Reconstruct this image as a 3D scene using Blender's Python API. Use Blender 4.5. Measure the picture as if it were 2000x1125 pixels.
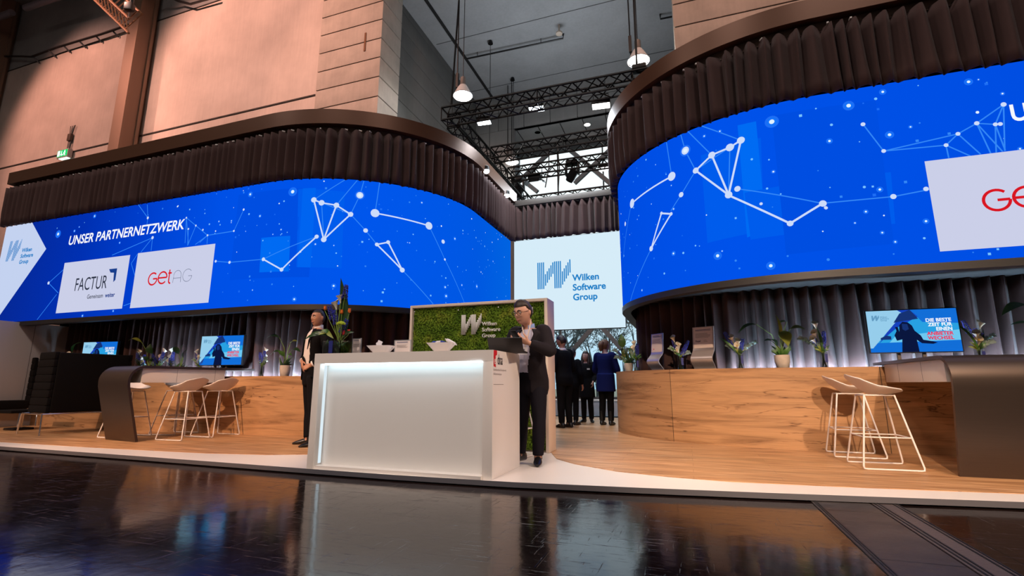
import bpy, bmesh, math, random
from mathutils import Vector, Matrix, noise
from math import sin, cos, pi, radians as R, sqrt, atan2, hypot
for o in list(bpy.data.objects): bpy.data.objects.remove(o)
SC = bpy.context.scene
COL = SC.collection
random.seed(7)
def lin(c): return c/12.92 if c <= .04045 else ((c+.055)/1.055)**2.4
def S(r, g, b): return (lin(r/255), lin(g/255), lin(b/255), 1)

# ---------------------------------------------------------------- camera
FOC, YAW, PITCH, EYE = 961.5, R(19.3), R(11.04), .87
cam = bpy.data.cameras.new('camera'); cam.sensor_width = 36; cam.lens = FOC*36/2000
cam.clip_start = .05; cam.clip_end = 200
cob = bpy.data.objects.new('camera', cam); COL.objects.link(cob)
cob.location = (0, 0, EYE); cob.rotation_euler = (pi/2+PITCH, 0, YAW)
SC.camera = cob
SC.view_settings.view_transform = 'Standard'; SC.view_settings.look = 'None'
SC.view_settings.gamma = 1; SC.view_settings.use_curve_mapping = False
SC.view_settings.exposure = 0.0
try:
    SC.cycles.use_denoising = True; SC.cycles.denoiser = 'OPENIMAGEDENOISE'
    SC.cycles.max_bounces = 6; SC.cycles.sample_clamp_indirect = 4; SC.cycles.caustics_reflective = False
    SC.cycles.caustics_refractive = False; SC.cycles.transparent_max_bounces = 8
except Exception: pass

# ---------------------------------------------------------------- world: bright overcast winter sky
W = bpy.data.worlds.new('overcast_sky'); SC.world = W; W.use_nodes = True
nt = W.node_tree; nt.nodes.clear()
out = nt.nodes.new('ShaderNodeOutputWorld'); bg = nt.nodes.new('ShaderNodeBackground')
tc = nt.nodes.new('ShaderNodeTexCoord'); sep = nt.nodes.new('ShaderNodeSeparateXYZ'); cr = nt.nodes.new('ShaderNodeValToRGB')
nt.links.new(tc.outputs['Generated'], sep.inputs[0]); nt.links.new(sep.outputs['Z'], cr.inputs[0])
cr.color_ramp.elements[0].position = .0; cr.color_ramp.elements[0].color = (.36, .62, .80, 1)
cr.color_ramp.elements[1].position = .32; cr.color_ramp.elements[1].color = (.90, .97, 1.0, 1)
nt.links.new(cr.outputs[0], bg.inputs[0]); bg.inputs[1].default_value = 1.25
nt.links.new(bg.outputs[0], out.inputs[0])

# ---------------------------------------------------------------- lamps of the hall and of the stand
def aim(o, tgt):
    o.rotation_euler = (Vector(tgt)-o.location).to_track_quat('-Z', 'Y').to_euler()
def spot(name, loc, tgt, power, col, ang=60, blend=.5, size=.15):
    l = bpy.data.lights.new(name, 'SPOT'); l.energy = power; l.color = col; l.spot_size = R(ang); l.spot_blend = blend; l.shadow_soft_size = size
    o = bpy.data.objects.new(name, l); COL.objects.link(o); o.location = loc; aim(o, tgt); return o
def area(name, loc, tgt, power, col, sx, sy=None):
    l = bpy.data.lights.new(name, 'AREA'); l.energy = power; l.color = col; l.shape = 'RECTANGLE'; l.size = sx; l.size_y = sy or sx
    o = bpy.data.objects.new(name, l); COL.objects.link(o); o.location = loc; aim(o, tgt); return o
WARM = (1, .60, .36); TAN = (1, .70, .49); COOL = (.80, .91, 1)
# sodium floods that wash the hall wall above the stand
spot('wall_flood', (-25.5, 1.5, 17.5), (-22.6, 11.5, 10.6), 6000, (1, .47, .35), 54, .6, .3)
spot('wall_flood', (-18.5, 1.5, 17.5), (-13.9, 11.5, 11.0), 8200, (1, .50, .38), 56, .6, .3)
spot('wall_flood', (-7.5, 1.0, 17.0), (-9.2, 11.5, 11.0), 2600, (1, .50, .36), 36, .5, .3)
spot('wall_flood', (3.5, 0.5, 17.0), (2.6, 11.9, 9.4), 3600, (1, .49, .34), 46, .5, .3)
# warm stage spots on the hall truss in front of the stand
spot('stage_spot', (3.6, -4.5, 7.4), (2.6, 6.3, 0.3), 4900, TAN, 36, .7)
spot('stage_spot', (.4, -4.5, 7.4), (1.0, 6.8, 0.4), 4400, TAN, 28, .7)
spot('stage_spot', (-5.6, -4.5, 7.4), (-6.3, 5.2, 0.0), 6000, (1, .59, .37), 29, .7)
spot('stage_spot', (-10.6, -4.5, 7.4), (-9.8, 5.6, 0.2), 2600, (1, .60, .40), 34, .7)
spot('stage_spot', (5.2, 4.35, 6.2), (-1.3, 4.75, .6), 1900, (1, .74, .57), 26, .7)
spot('stage_spot', (-3.2, -4.5, 7.4), (-2.7, 5.0, .7), 1500, (1, .78, .66), 22, .6)  # front fill added to brighten the reception counter
# general hall lamps, high under the roof behind the camera
for x in (-16, -5, 6):
    area('hall_lamp', (x, -6, 17.5), (x, -6, 0), 1000, (1, .84, .76), 3)
# cool panels over the passage
area('truss_light', (-2.6, 9.2, 6.3), (-2.6, 9.8, 0), 150, COOL, 2.4, .5)
area('truss_light', (-2.6, 13.2, 6.3), (-2.6, 12.0, 0), 200, COOL, 2.4, .5)
area('recess_lamp', (-4.0, 14.5, 8.6), (-4.0, 14.5, 14), 115, (.85, .92, 1), 3.0)
spot('recess_lamp', (-3.0, 13.0, 8.6), (-8.3, 12.2, 8.9), 420, (.95, .97, 1), 34, .8, .3)

# ---------------------------------------------------------------- measuring: photograph pixel -> point in the hall
FW = Vector((-sin(YAW)*cos(PITCH), cos(YAW)*cos(PITCH), sin(PITCH))); RT = Vector((cos(YAW), sin(YAW), 0)); UP = RT.cross(FW)
EY = Vector((0, 0, EYE))
def ray(x, y): return FW*FOC+RT*(x-1000)+UP*(562.5-y)
def atz(x, y, z): d = ray(x, y); return EY+d*((z-EYE)/d.z)
def aty(x, y, Y): d = ray(x, y); return EY+d*(Y/d.y)
def atx(x, y, X): d = ray(x, y); return EY+d*(X/d.x)

# ---------------------------------------------------------------- materials
MATS = {}
def mat(name, c, rough=.5, metal=0, bump=0, bscale=40, var=0, vscale=6, spec=.5, coat=0, trans=0, emit=None, es=1, sheen=0, alpha=1, stretch=(1, 1, 1)):
    if name in MATS: return MATS[name]
    m = bpy.data.materials.new(name); m.use_nodes = True; MATS[name] = m
    n = m.node_tree.nodes; L = m.node_tree.links; b = n['Principled BSDF']
    c = tuple(c) if len(c) == 4 else tuple(c)+(1,)
    b.inputs['Base Color'].default_value = c; b.inputs['Roughness'].default_value = rough; b.inputs['Metallic'].default_value = metal
    b.inputs['Specular IOR Level'].default_value = spec; b.inputs['Coat Weight'].default_value = coat
    b.inputs['Transmission Weight'].default_value = trans; b.inputs['Sheen Weight'].default_value = sheen
    if emit:
        b.inputs['Emission Color'].default_value = emit; b.inputs['Emission Strength'].default_value = es
    if var or bump:
        t = n.new('ShaderNodeTexCoord'); mp = n.new('ShaderNodeMapping'); L.new(t.outputs['Object'], mp.inputs[0]); mp.inputs['Scale'].default_value = stretch
    if var:
        z = n.new('ShaderNodeTexNoise'); z.inputs['Scale'].default_value = vscale; z.inputs['Detail'].default_value = 5
        L.new(mp.outputs[0], z.inputs['Vector'])
        r = n.new('ShaderNodeValToRGB'); L.new(z.outputs['Fac'], r.inputs[0])
        r.color_ramp.elements[0].position = .3; r.color_ramp.elements[1].position = .7
        r.color_ramp.elements[0].color = tuple(x*(1-var) for x in c[:3])+(1,); r.color_ramp.elements[1].color = tuple(min(1, x*(1+var)) for x in c[:3])+(1,)
        L.new(r.outputs[0], b.inputs['Base Color'])
    if bump:
        z = n.new('ShaderNodeTexNoise'); z.inputs['Scale'].default_value = bscale; z.inputs['Detail'].default_value = 6
        L.new(mp.outputs[0], z.inputs['Vector']); bp = n.new('ShaderNodeBump'); bp.inputs['Strength'].default_value = bump; bp.inputs['Distance'].default_value = .02
        L.new(z.outputs['Fac'], bp.inputs['Height']); L.new(bp.outputs[0], b.inputs['Normal'])
    return m
def glow(name, c, s=1.0):
    if name in MATS: return MATS[name]
    m = bpy.data.materials.new(name); m.use_nodes = True; MATS[name] = m
    n = m.node_tree.nodes; n.clear(); e = n.new('ShaderNodeEmission'); o = n.new('ShaderNodeOutputMaterial')
    e.inputs[0].default_value = c; e.inputs[1].default_value = s; m.node_tree.links.new(e.outputs[0], o.inputs[0]); return m
class N:                                   # terse node-graph helper
    def __init__(s, name):
        s.m = bpy.data.materials.new(name); s.m.use_nodes = True; MATS[name] = s.m; s.t = s.m.node_tree; s.b = s.t.nodes['Principled BSDF']
    def add(s, kind, ins=None, **kw):
        n = s.t.nodes.new('ShaderNode'+kind)
        for k, v in kw.items(): setattr(n, k, v)
        for k, v in (ins or {}).items():
            if hasattr(v, 'is_output'): s.t.links.new(v, n.inputs[k])
            else: n.inputs[k].default_value = v
        return n
    def coord(s, which='Object', scale=(1, 1, 1), rot=(0, 0, 0)):
        t = s.add('TexCoord'); return s.add('Mapping', {0: t.outputs[which], 'Scale': scale, 'Rotation': rot}).outputs[0]
    def ramp(s, fac, stops):
        r = s.add('ValToRGB', {0: fac}); e = r.color_ramp.elements
        while len(e) < len(stops): e.new(.5)
        for q, (p, c) in zip(e, stops): q.position = p; q.color = c
        return r.outputs[0]
    def mix(s, f, a, b, mode='MIX'):
        n = s.add('MixRGB', {0: f, 1: a, 2: b}, blend_type=mode); return n.outputs[0]
    def math(s, op, a, b=0): return s.add('Math', {0: a, 1: b}, operation=op).outputs[0]
    def set(s, **kw):
        for k, v in kw.items():
            k = k.replace('_', ' ')
            if hasattr(v, 'is_output'): s.t.links.new(v, s.b.inputs[k])
            else: s.b.inputs[k].default_value = v
    def bump(s, h, st=.3, dist=.02):
        s.t.links.new(s.add('Bump', {'Height': h, 'Strength': st, 'Distance': dist}).outputs[0], s.b.inputs['Normal'])
def wood_wall(name, light, dark, joints=()):
    g = N(name); uv = g.coord('UV', (1, 1, 1))
    st = g.coord('UV', (.55, 7, 1)); fine = g.coord('UV', (3, 90, 1))
    w = g.add('TexNoise', {'Vector': st, 'Scale': 1.3, 'Detail': 6, 'Roughness': .6, 'Distortion': .8}).outputs['Fac']
    c = g.ramp(w, [(.25, dark), (.5, light), (.75, tuple(x*1.18 for x in light[:3])+(1,))])
    f = g.add('TexNoise', {'Vector': fine, 'Scale': 1.0, 'Detail': 3}).outputs['Fac']
    c = g.mix(.35, c, g.ramp(f, [(.3, (.55, .5, .45, 1)), (.7, (1, 1, 1, 1))]), 'MULTIPLY')
    v = g.add('TexNoise', {'Vector': g.coord('UV', (.35, 3.2, 1)), 'Scale': 1.6, 'Detail': 4, 'Distortion': 1.6}).outputs['Fac']
    k = g.ramp(v, [(.485, (1, 1, 1, 1)), (.5, (.28, .2, .14, 1)), (.515, (1, 1, 1, 1))])
    pt = g.add('TexNoise', {'Vector': uv, 'Scale': 1.1, 'Detail': 2}).outputs['Fac']
    c = g.mix(g.ramp(pt, [(.45, (0, 0, 0, 1)), (.6, (1, 1, 1, 1))]), c, g.mix(1, c, k, 'MULTIPLY'))
    kn = g.add('TexVoronoi', {'Vector': g.coord('UV', (1.2, 3.5, 1)), 'Scale': 1.4, 'Randomness': 1}).outputs['Distance']
    c = g.mix(g.ramp(kn, [(.02, (.75, .75, .75, 1)), (.08, (0, 0, 0, 1))]), c, (.05, .025, .012, 1))
    ux = g.add('SeparateXYZ', {0: uv}).outputs[0]
    for i, uj in enumerate(joints):                                  # joints between the veneer boards, every second board a little lighter
        d_ = g.math('ABSOLUTE', g.math('SUBTRACT', ux, uj)); c = g.mix(g.math('LESS_THAN', d_, .004), c, (.05, .03, .015, 1))
        c = g.mix(g.math('MULTIPLY', g.math('GREATER_THAN', ux, uj), .22), c, (1.25, 1.22, 1.15, 1) if i % 2 == 0 else (.75, .75, .75, 1), 'MULTIPLY') if i else g.mix(g.math('MULTIPLY', g.math('LESS_THAN', ux, uj), .5), c, (.72, .70, .70, 1), 'MULTIPLY')
    g.set(Base_Color=c, Roughness=.5); return g.m
def floor_wood():
    g = N('oak_floor'); p = g.coord('Object')
    br = g.add('TexBrick', {'Vector': p, 'Color1': (.9, .9, .9, 1), 'Color2': (1.15, 1.12, 1.1, 1), 'Mortar': (.6, .55, .5, 1), 'Scale': 1, 'Brick Width': 1.45, 'Row Height': .19, 'Mortar Size': .0016, 'Bias': 0}).outputs[0]
    w = g.add('TexNoise', {'Vector': g.coord('Object', (1.1, 16, 1)), 'Scale': 1.6, 'Detail': 6, 'Distortion': .5}).outputs['Fac']
    c = g.ramp(w, [(.28, (.24, .110, .045, 1)), (.5, (.47, .255, .115, 1)), (.72, (.66, .41, .22, 1))])
    g.set(Base_Color=g.mix(1, c, br, 'MULTIPLY'), Roughness=.42); return g.m
def hall_floor():
    g = N('dark_wood_block_floor'); p = g.coord('Object')
    br = g.add('TexBrick', {'Vector': p, 'Color1': (1, 1, 1, 1), 'Color2': (.8, .8, .8, 1), 'Mortar': (.2, .2, .2, 1), 'Scale': 1, 'Brick Width': 1.5, 'Row Height': .62, 'Mortar Size': .006})
    n1 = g.add('TexNoise', {'Vector': p, 'Scale': 1.1, 'Detail': 7, 'Roughness': .65}).outputs['Fac']
    c = g.ramp(n1, [(.3, (.007, .0045, .0045, 1)), (.7, (.017, .009, .008, 1))])
    sc = g.add('TexNoise', {'Vector': g.coord('Object', (2, 34, 1), (0, 0, .35)), 'Scale': 1.5, 'Detail': 6, 'Roughness': .75}).outputs['Fac']
    sc2 = g.add('TexNoise', {'Vector': g.coord('Object', (30, 2, 1), (0, 0, -.5)), 'Scale': 1.3, 'Detail': 5, 'Roughness': .75}).outputs['Fac']
    k = g.math('MAXIMUM', g.ramp(sc, [(.60, (0, 0, 0, 1)), (.70, (1, 1, 1, 1))]), g.ramp(sc2, [(.62, (0, 0, 0, 1)), (.72, (1, 1, 1, 1))]))
    sp = g.add('TexVoronoi', {'Vector': p, 'Scale': 9}).outputs['Distance']
    k2 = g.ramp(sp, [(.025, (1, 1, 1, 1)), (.05, (0, 0, 0, 1))])
    c = g.mix(g.math('MULTIPLY', k, .45), c, (.085, .065, .06, 1)); c = g.mix(g.math('MULTIPLY', k2, .35), c, (.25, .2, .16, 1))
    c = g.mix(1, c, br.outputs[0], 'MULTIPLY')
    r = g.ramp(n1, [(.35, (.07, .07, .07, 1)), (.65, (.17, .17, .17, 1))])
    r = g.mix(g.math('MULTIPLY', k, .6), r, (.5, .5, .5, 1))
    g.set(Base_Color=c, Roughness=r, Specular_IOR_Level=.55)
    big = g.add('TexNoise', {'Vector': p, 'Scale': 5, 'Detail': 5}).outputs['Fac']
    h = g.math('ADD', g.math('MULTIPLY', big, .5), g.math('MULTIPLY', br.outputs['Fac'], -.4)); h = g.math('SUBTRACT', h, g.math('MULTIPLY', k, .35))
    g.bump(h, .30, .010); return g.m
def concrete(name, c, scale=1.2):
    g = N(name); p = g.coord('Object')
    a = g.add('TexNoise', {'Vector': p, 'Scale': scale, 'Detail': 8, 'Roughness': .6}).outputs['Fac']
    b = g.add('TexNoise', {'Vector': g.coord('Object', (6, 6, .5)), 'Scale': 2, 'Detail': 4}).outputs['Fac']
    col = g.ramp(a, [(.3, tuple(x*.82 for x in c[:3])+(1,)), (.7, tuple(x*1.1 for x in c[:3])+(1,))])
    col = g.mix(.25, col, g.ramp(b, [(.35, (.75, .75, .75, 1)), (.65, (1, 1, 1, 1))]), 'MULTIPLY')
    g.set(Base_Color=col, Roughness=.85); g.bump(a, .15); return g.m
def moss():
    g = N('moss'); p = g.coord('Object')
    a = g.add('TexNoise', {'Vector': p, 'Scale': 5, 'Detail': 4}).outputs['Fac']
    b = g.add('TexNoise', {'Vector': p, 'Scale': 48, 'Detail': 5}).outputs['Fac']
    c = g.ramp(a, [(.35, (.07, .14, .014, 1)), (.55, (.13, .21, .022, 1)), (.7, (.22, .26, .035, 1))])
    c = g.mix(.85, c, g.ramp(b, [(.40, (.06, .09, .04, 1)), (.62, (1.35, 1.35, 1.1, 1))]), 'MULTIPLY')
    g.set(Base_Color=c, Roughness=.95, Specular_IOR_Level=.1); g.bump(b, .8, .03); return g.m
def brushed(name, c, rough=.38):
    g = N(name); a = g.add('TexNoise', {'Vector': g.coord('Object', (1, 1, 120)), 'Scale': 3, 'Detail': 3}).outputs['Fac']
    g.set(Base_Color=g.mix(.3, c, g.ramp(a, [(.3, (.7, .7, .7, 1)), (.7, (1, 1, 1, 1))]), 'MULTIPLY'), Metallic=.85, Roughness=rough); return g.m
def screen_mat(name, stops):
    m = bpy.data.materials.new(name); m.use_nodes = True; MATS[name] = m; t = m.node_tree; t.nodes.clear()
    o = t.nodes.new('ShaderNodeOutputMaterial'); e = t.nodes.new('ShaderNodeEmission'); u = t.nodes.new('ShaderNodeUVMap'); sp = t.nodes.new('ShaderNodeSeparateXYZ'); r = t.nodes.new('ShaderNodeValToRGB')
    t.links.new(u.outputs[0], sp.inputs[0]); mt = t.nodes.new('ShaderNodeMath'); mt.operation = 'DIVIDE'; mt.inputs[1].default_value = 20
    t.links.new(sp.outputs[0], mt.inputs[0]); t.links.new(mt.outputs[0], r.inputs[0]); t.links.new(r.outputs[0], e.inputs[0]); t.links.new(e.outputs[0], o.inputs[0])
    el = r.color_ramp.elements
    while len(el) < len(stops): el.new(.5)
    for q, (p, c) in zip(el, stops): q.position = p/20; q.color = c
    return m
WHITE = mat('white_lacquer', S(228, 222, 216), .35)
WHITE_PL = mat('white_plastic', S(225, 218, 214), .4)
CREAM = mat('cream_board', S(222, 205, 188), .5)
BLACK = mat('black_plastic', (.008, .008, .009), .4)
BLACK_M = mat('black_metal', (.005, .005, .006), .45, .1, spec=.3)
DARKROOM = mat('dark_soffit', (.008, .007, .007), .8)
FASCIA = mat('bronze_fascia', (.115, .050, .026), .40, .35, spec=.4)
STEEL = mat('brown_steel', (.26, .165, .115), .5, .2)
CURT = mat('velvet_curtain', (.066, .034, .031), .75, sheen=.12, bump=.15, bscale=220, spec=.2)
CHROME = mat('chrome', (.75, .75, .77), .12, 1)
ALU = mat('aluminium', (.55, .55, .56), .35, .9)
GLASS = mat('clear_glass', (.95, .98, .97), .02, trans=1, spec=.5)
BLACKFAB = mat('black_fabric', (.005, .004, .004), .85, spec=.15, bump=.2, bscale=150)
WOODL = wood_wall('oak_veneer', (.47, .265, .125, 1), (.20, .095, .038, 1))
FLOORW = floor_wood(); HALLF = hall_floor(); MOSS = moss(); BRUSH = brushed('brushed_dark_steel', (.105, .080, .068, 1))
WALLP = concrete('hall_wall_plaster', (.62, .52, .46), .6)
WALLG = concrete('grey_wall_panel', (.30, .30, .30), .5)
BLOCK = concrete('concrete_block', (.50, .43, .37), 1.5)
BLOCKG = concrete('grey_concrete_panel', (.125, .125, .120), 1.0)
CEILM = concrete('ceiling_board', (.50, .52, .54), .4)
DARKP = concrete('dark_facade_panel', (.27, .265, .26), .5); SOFP = concrete('lightened_soffit_panel', (.46, .47, .47), .5)  # soffit board lightened in place of daylight bounced onto it
LWHITE = glow('led_white', (1, .97, .92, 1), 9); LCOOL = glow('led_cool', (.80, .90, 1, 1), 10); LSTRIP = glow('led_strip', (.50, .74, 1, 1), 260)
# ---------------------------------------------------------------- mesh builder
class MB:
    def __init__(s): s.bm = bmesh.new(); s.mats = []; s.uv = s.bm.loops.layers.uv.new('UVMap')
    def mi(s, m):
        if m not in s.mats: s.mats.append(m)
        return s.mats.index(m)
    def face(s, vs, m, smooth=False):
        try: f = s.bm.faces.new(vs)
        except ValueError: return None
        f.material_index = s.mi(m); f.smooth = smooth; return f
    def V(s, p): return s.bm.verts.new(p)
    def quad(s, a, b, c, d, m): return s.face([s.V(a), s.V(b), s.V(c), s.V(d)], m)
    def box(s, c, sz, m, rot=None, bev=0, taper=None):
        h = [x/2 for x in sz]; M = (rot.to_4x4() if isinstance(rot, Matrix) else Matrix.Rotation(rot or 0, 4, 'Z')); c = Vector(c)
        b = bmesh.new(); bmesh.ops.create_cube(b, size=1)
        for v in b.verts:
            q = Vector((v.co.x*sz[0], v.co.y*sz[1], v.co.z*sz[2]))
            if taper and v.co.z < 0: q.x *= taper; q.y *= taper
            v.co = c+(M @ q)
        if bev: bmesh.ops.bevel(b, geom=list(b.edges), offset=bev, segments=2, affect='EDGES', profile=.6)
        mp = {v: s.V(v.co) for v in b.verts}
        for f in b.faces: s.face([mp[v] for v in f.verts], m)
        b.free(); return s
    def boxx(s, x0, x1, y0, y1, z0, z1, m, bev=0): return s.box(((x0+x1)/2, (y0+y1)/2, (z0+z1)/2), (x1-x0, y1-y0, z1-z0), m, None, bev)
    def tube(s, pts, r, m, seg=8, cap=True, flat=None, close=False):
        P = [Vector(p) for p in pts]; n = len(P); rr = r if isinstance(r, (list, tuple)) else [r]*n; rings = []; ref = None
        for i, p in enumerate(P):
            if close: t = P[(i+1) % n]-P[i-1]
            else: t = (P[min(i+1, n-1)]-P[max(i-1, 0)])
            t = t.normalized() if t.length > 1e-9 else Vector((0, 0, 1))
            if ref is None: ref = Vector((0, 0, 1)) if abs(t.z) < .9 else Vector((1, 0, 0))
            a = (ref-t*ref.dot(t))
            a = a.normalized() if a.length > 1e-6 else t.orthogonal().normalized()
            ref = a; b = t.cross(a)
            rings.append([s.V(p+(a*cos(2*pi*k/seg)*(flat or 1)+b*sin(2*pi*k/seg))*rr[i]) for k in range(seg)])
        s.skin(rings, m, cap and not close, close); return s
    def skin(s, rings, m, cap=True, close=False, smooth=True):
        n = len(rings); g = len(rings[0])
        for i in range(n if close else n-1):
            A, B = rings[i], rings[(i+1) % n]
            for k in range(g): s.face([A[k], A[(k+1) % g], B[(k+1) % g], B[k]], m, smooth)
        if cap:
            s.face(rings[0][::-1], m); s.face(rings[-1], m)
    def loft(s, rings, m, cap=True, seg=20):      # rings: (centre, ax, ay) with ax, ay vectors
        rs = []
        for c, ax, ay in rings:
            c = Vector(c); rs.append([s.V(c+Vector(ax)*cos(2*pi*k/seg)+Vector(ay)*sin(2*pi*k/seg)) for k in range(seg)])
        s.skin(rs, m, cap); return s
    def lathe(s, prof, c, m, seg=20, cap=True, M=None):
        c = Vector(c); rs = []
        for r, z in prof:
            ring = []
            for k in range(seg):
                q = Vector((r*cos(2*pi*k/seg), r*sin(2*pi*k/seg), z)); ring.append(s.V(c+(M @ q if M else q)))
            rs.append(ring)
        s.skin(rs, m, cap); return s
    def ball(s, c, r, m, seg=10, rings=6, sc=(1, 1, 1), M=None):
        c = Vector(c); rs = []
        for i in range(rings+1):
            a = -pi/2+pi*min(max(i/rings, .02), .98)
            ring = []
            for k in range(seg):
                q = Vector((cos(a)*cos(2*pi*k/seg)*sc[0], cos(a)*sin(2*pi*k/seg)*sc[1], sin(a)*sc[2]))*r; ring.append(s.V(c+(M @ q if M else q)))
            rs.append(ring)
        s.skin(rs, m); return s
    def prism(s, poly, axis, a, b, m):            # extrude a 2D outline along axis 0/1/2 from a to b
        def P(q, h):
            q = list(q); q.insert(axis, h); return q
        A = [s.V(P(q, a)) for q in poly]; B = [s.V(P(q, b)) for q in poly]
        s.face(A, m); s.face(B[::-1], m)
        for i in range(len(poly)): s.face([A[i], B[i], B[(i+1) % len(poly)], A[(i+1) % len(poly)]], m)
        return s
    def leaf(s, base, tip, w, m, bend=.15, up=(0, 0, 1), n=7, fold=.25):   # a pointed leaf with a folded midrib
        base = Vector(base); tip = Vector(tip); d = tip-base; up = Vector(up); sd = d.cross(up)
        sd = sd.normalized() if sd.length > 1e-6 else Vector((1, 0, 0)); nn = sd.cross(d).normalized(); rows = []
        for i in range(n+1):
            t = i/n; c = base+d*t+nn*bend*d.length*sin(pi*t)-nn*bend*d.length*t*t*.6; ww = w*sin(pi*t**.8)**.9*.5+.0008
            rows.append([s.V(c-sd*ww+nn*ww*fold), s.V(c), s.V(c+sd*ww+nn*ww*fold)])
        for a, b in zip(rows, rows[1:]):
            for k in (0, 1): s.face([a[k], a[k+1], b[k+1], b[k]], m, True)
        return s
    def build(s, name, parent=None, smooth=None, rev=True, loc=None):
        if rev: bmesh.ops.recalc_face_normals(s.bm, faces=s.bm.faces)
        me = bpy.data.meshes.new(name); s.bm.to_mesh(me); s.bm.free()
        for m in s.mats: me.materials.append(m)
        me.set_sharp_from_angle(angle=R(50))
        if smooth:
            for p in me.polygons: p.use_smooth = True
            me.set_sharp_from_angle(angle=R(smooth))
        o = bpy.data.objects.new(name, me); COL.objects.link(o)
        if parent is not None: o.parent = parent
        return o
def tag(o, label, cat, group=None, kind=None):
    o['label'] = label; o['category'] = cat
    if group: o['group'] = group
    if kind: o['kind'] = kind
    return o
def thing(name, label, cat, loc=(0, 0, 0), rz=0, group=None, scale=1):
    o = bpy.data.objects.new(name, None); COL.objects.link(o); o.location = loc; o.rotation_euler = (0, 0, rz); o.scale = (scale,)*3
    o.empty_display_size = .1; return tag(o, label, cat, group)
def struct(o, label=None, cat=None):
    o['kind'] = 'structure'
    if label: o['label'] = label; o['category'] = cat
    return o
def copy_tree(o, parent=None):
    c = o.copy(); COL.objects.link(c); c.parent = parent
    for ch in [q for q in bpy.data.objects if q.parent == o]: copy_tree(ch, c)
    return c
def place(src, label, loc, rz=0, scale=1, group=None):
    c = copy_tree(src); c.location = loc; c.rotation_euler = (0, 0, rz); c.scale = (scale,)*3; c['label'] = label
    if group: c['group'] = group
    return c
def text_mesh(txt, size, bold=0, shear=0, align='LEFT', spacing=1):
    cu = bpy.data.curves.new('lettering', 'FONT'); cu.body = txt; cu.size = size; cu.offset = bold; cu.shear = shear; cu.align_x = align; cu.space_character = spacing; cu.resolution_u = 4
    cu.space_line = .82
    o = bpy.data.objects.new('lettering', cu); COL.objects.link(o)
    me = bpy.data.meshes.new_from_object(o.evaluated_get(bpy.context.evaluated_depsgraph_get()))
    vs = [tuple(v.co) for v in me.vertices]; fs = [tuple(p.vertices) for p in me.polygons]
    bpy.data.objects.remove(o); bpy.data.curves.remove(cu); bpy.data.meshes.remove(me); return vs, fs
class Draw:                                       # flat artwork in (u, v), later laid on a surface
    def __init__(s): s.items = []
    def poly(s, pts, m, l=1): s.items.append(([tuple(p) for p in pts], [tuple(range(len(pts)))], m, l)); return s
    def rect(s, x0, y0, x1, y1, m, l=1): return s.poly([(x0, y0), (x1, y0), (x1, y1), (x0, y1)], m, l)
    def disc(s, c, r, m, l=2, n=14, ry=None): return s.poly([(c[0]+r*cos(2*pi*k/n), c[1]+(ry or r)*sin(2*pi*k/n)) for k in range(n)], m, l)
    def line(s, p, q, w, m, l=2, n=10):
        dx, dy = q[0]-p[0], q[1]-p[1]; L = hypot(dx, dy) or 1; nx, ny = -dy/L*w/2, dx/L*w/2; vs = []; fs = []
        for i in range(n+1):
            t = i/n; x, y = p[0]+dx*t, p[1]+dy*t; vs += [(x+nx, y+ny), (x-nx, y-ny)]
            if i: fs.append((2*i-2, 2*i-1, 2*i+1, 2*i))
        s.items.append((vs, fs, m, l)); return s
    def stroke(s, pts, w, m, l=2):
        n = len(pts); vs = []; fs = []
        for i, p in enumerate(pts):
            a = pts[max(i-1, 0)]; b = pts[min(i+1, n-1)]; dx, dy = b[0]-a[0], b[1]-a[1]; L = hypot(dx, dy) or 1
            vs += [(p[0]-dy/L*w/2, p[1]+dx/L*w/2), (p[0]+dy/L*w/2, p[1]-dx/L*w/2)]
            if i: fs.append((2*i-2, 2*i-1, 2*i+1, 2*i))
        s.items.append((vs, fs, m, l)); return s
    def arc(s, c, r, a0, a1, w, m, l=2, n=24): return s.stroke([(c[0]+r*cos(R(a0+(a1-a0)*k/n)), c[1]+r*sin(R(a0+(a1-a0)*k/n))) for k in range(n+1)], w, m, l)
    def text(s, txt, x, y, size, m, l=2, bold=0, shear=0, align='LEFT', sx=1, spacing=1):
        vs, fs = text_mesh(txt, size, bold, shear, align, spacing); s.items.append(([(x+v[0]*sx, y+v[1]) for v in vs], fs, m, l)); return s
    def wlogo(s, x, y, h, m, l=2, w=None, slant=0):                 # the striped W mark: x, y lower left, h height
        w = w or h*1.18; n = 18; p = w/n; k = 0
        for i in range(n):
            if i < 4 or 9 <= i < 13: a, b = 0, 1
            else:
                j = (i-4) if i < 9 else (i-13); a, b = .12+.105*j, .55+.105*j
                b = min(b, 1) if i < 9 else b+.06
            x0 = x+i*p
            s.poly([(x0+slant*a*h, y+a*h), (x0+p*.62+slant*a*h, y+a*h), (x0+p*.62+slant*b*h, y+b*h), (x0+slant*b*h, y+b*h)], m, l)
        return s
    def bake(s, fn, mb, step=.003):
        for vs, fs, m, l in s.items:
            V = [mb.V(fn(v[0], v[1], l*step)) for v in vs]
            for f in fs: mb.face([V[i] for i in f], m)
        return mb
def plane_fn(o, ux, uy, nrm):
    o, ux, uy, nrm = Vector(o), Vector(ux), Vector(uy), Vector(nrm)
    return lambda u, v, d: o+ux*u+uy*v+nrm*d

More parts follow.
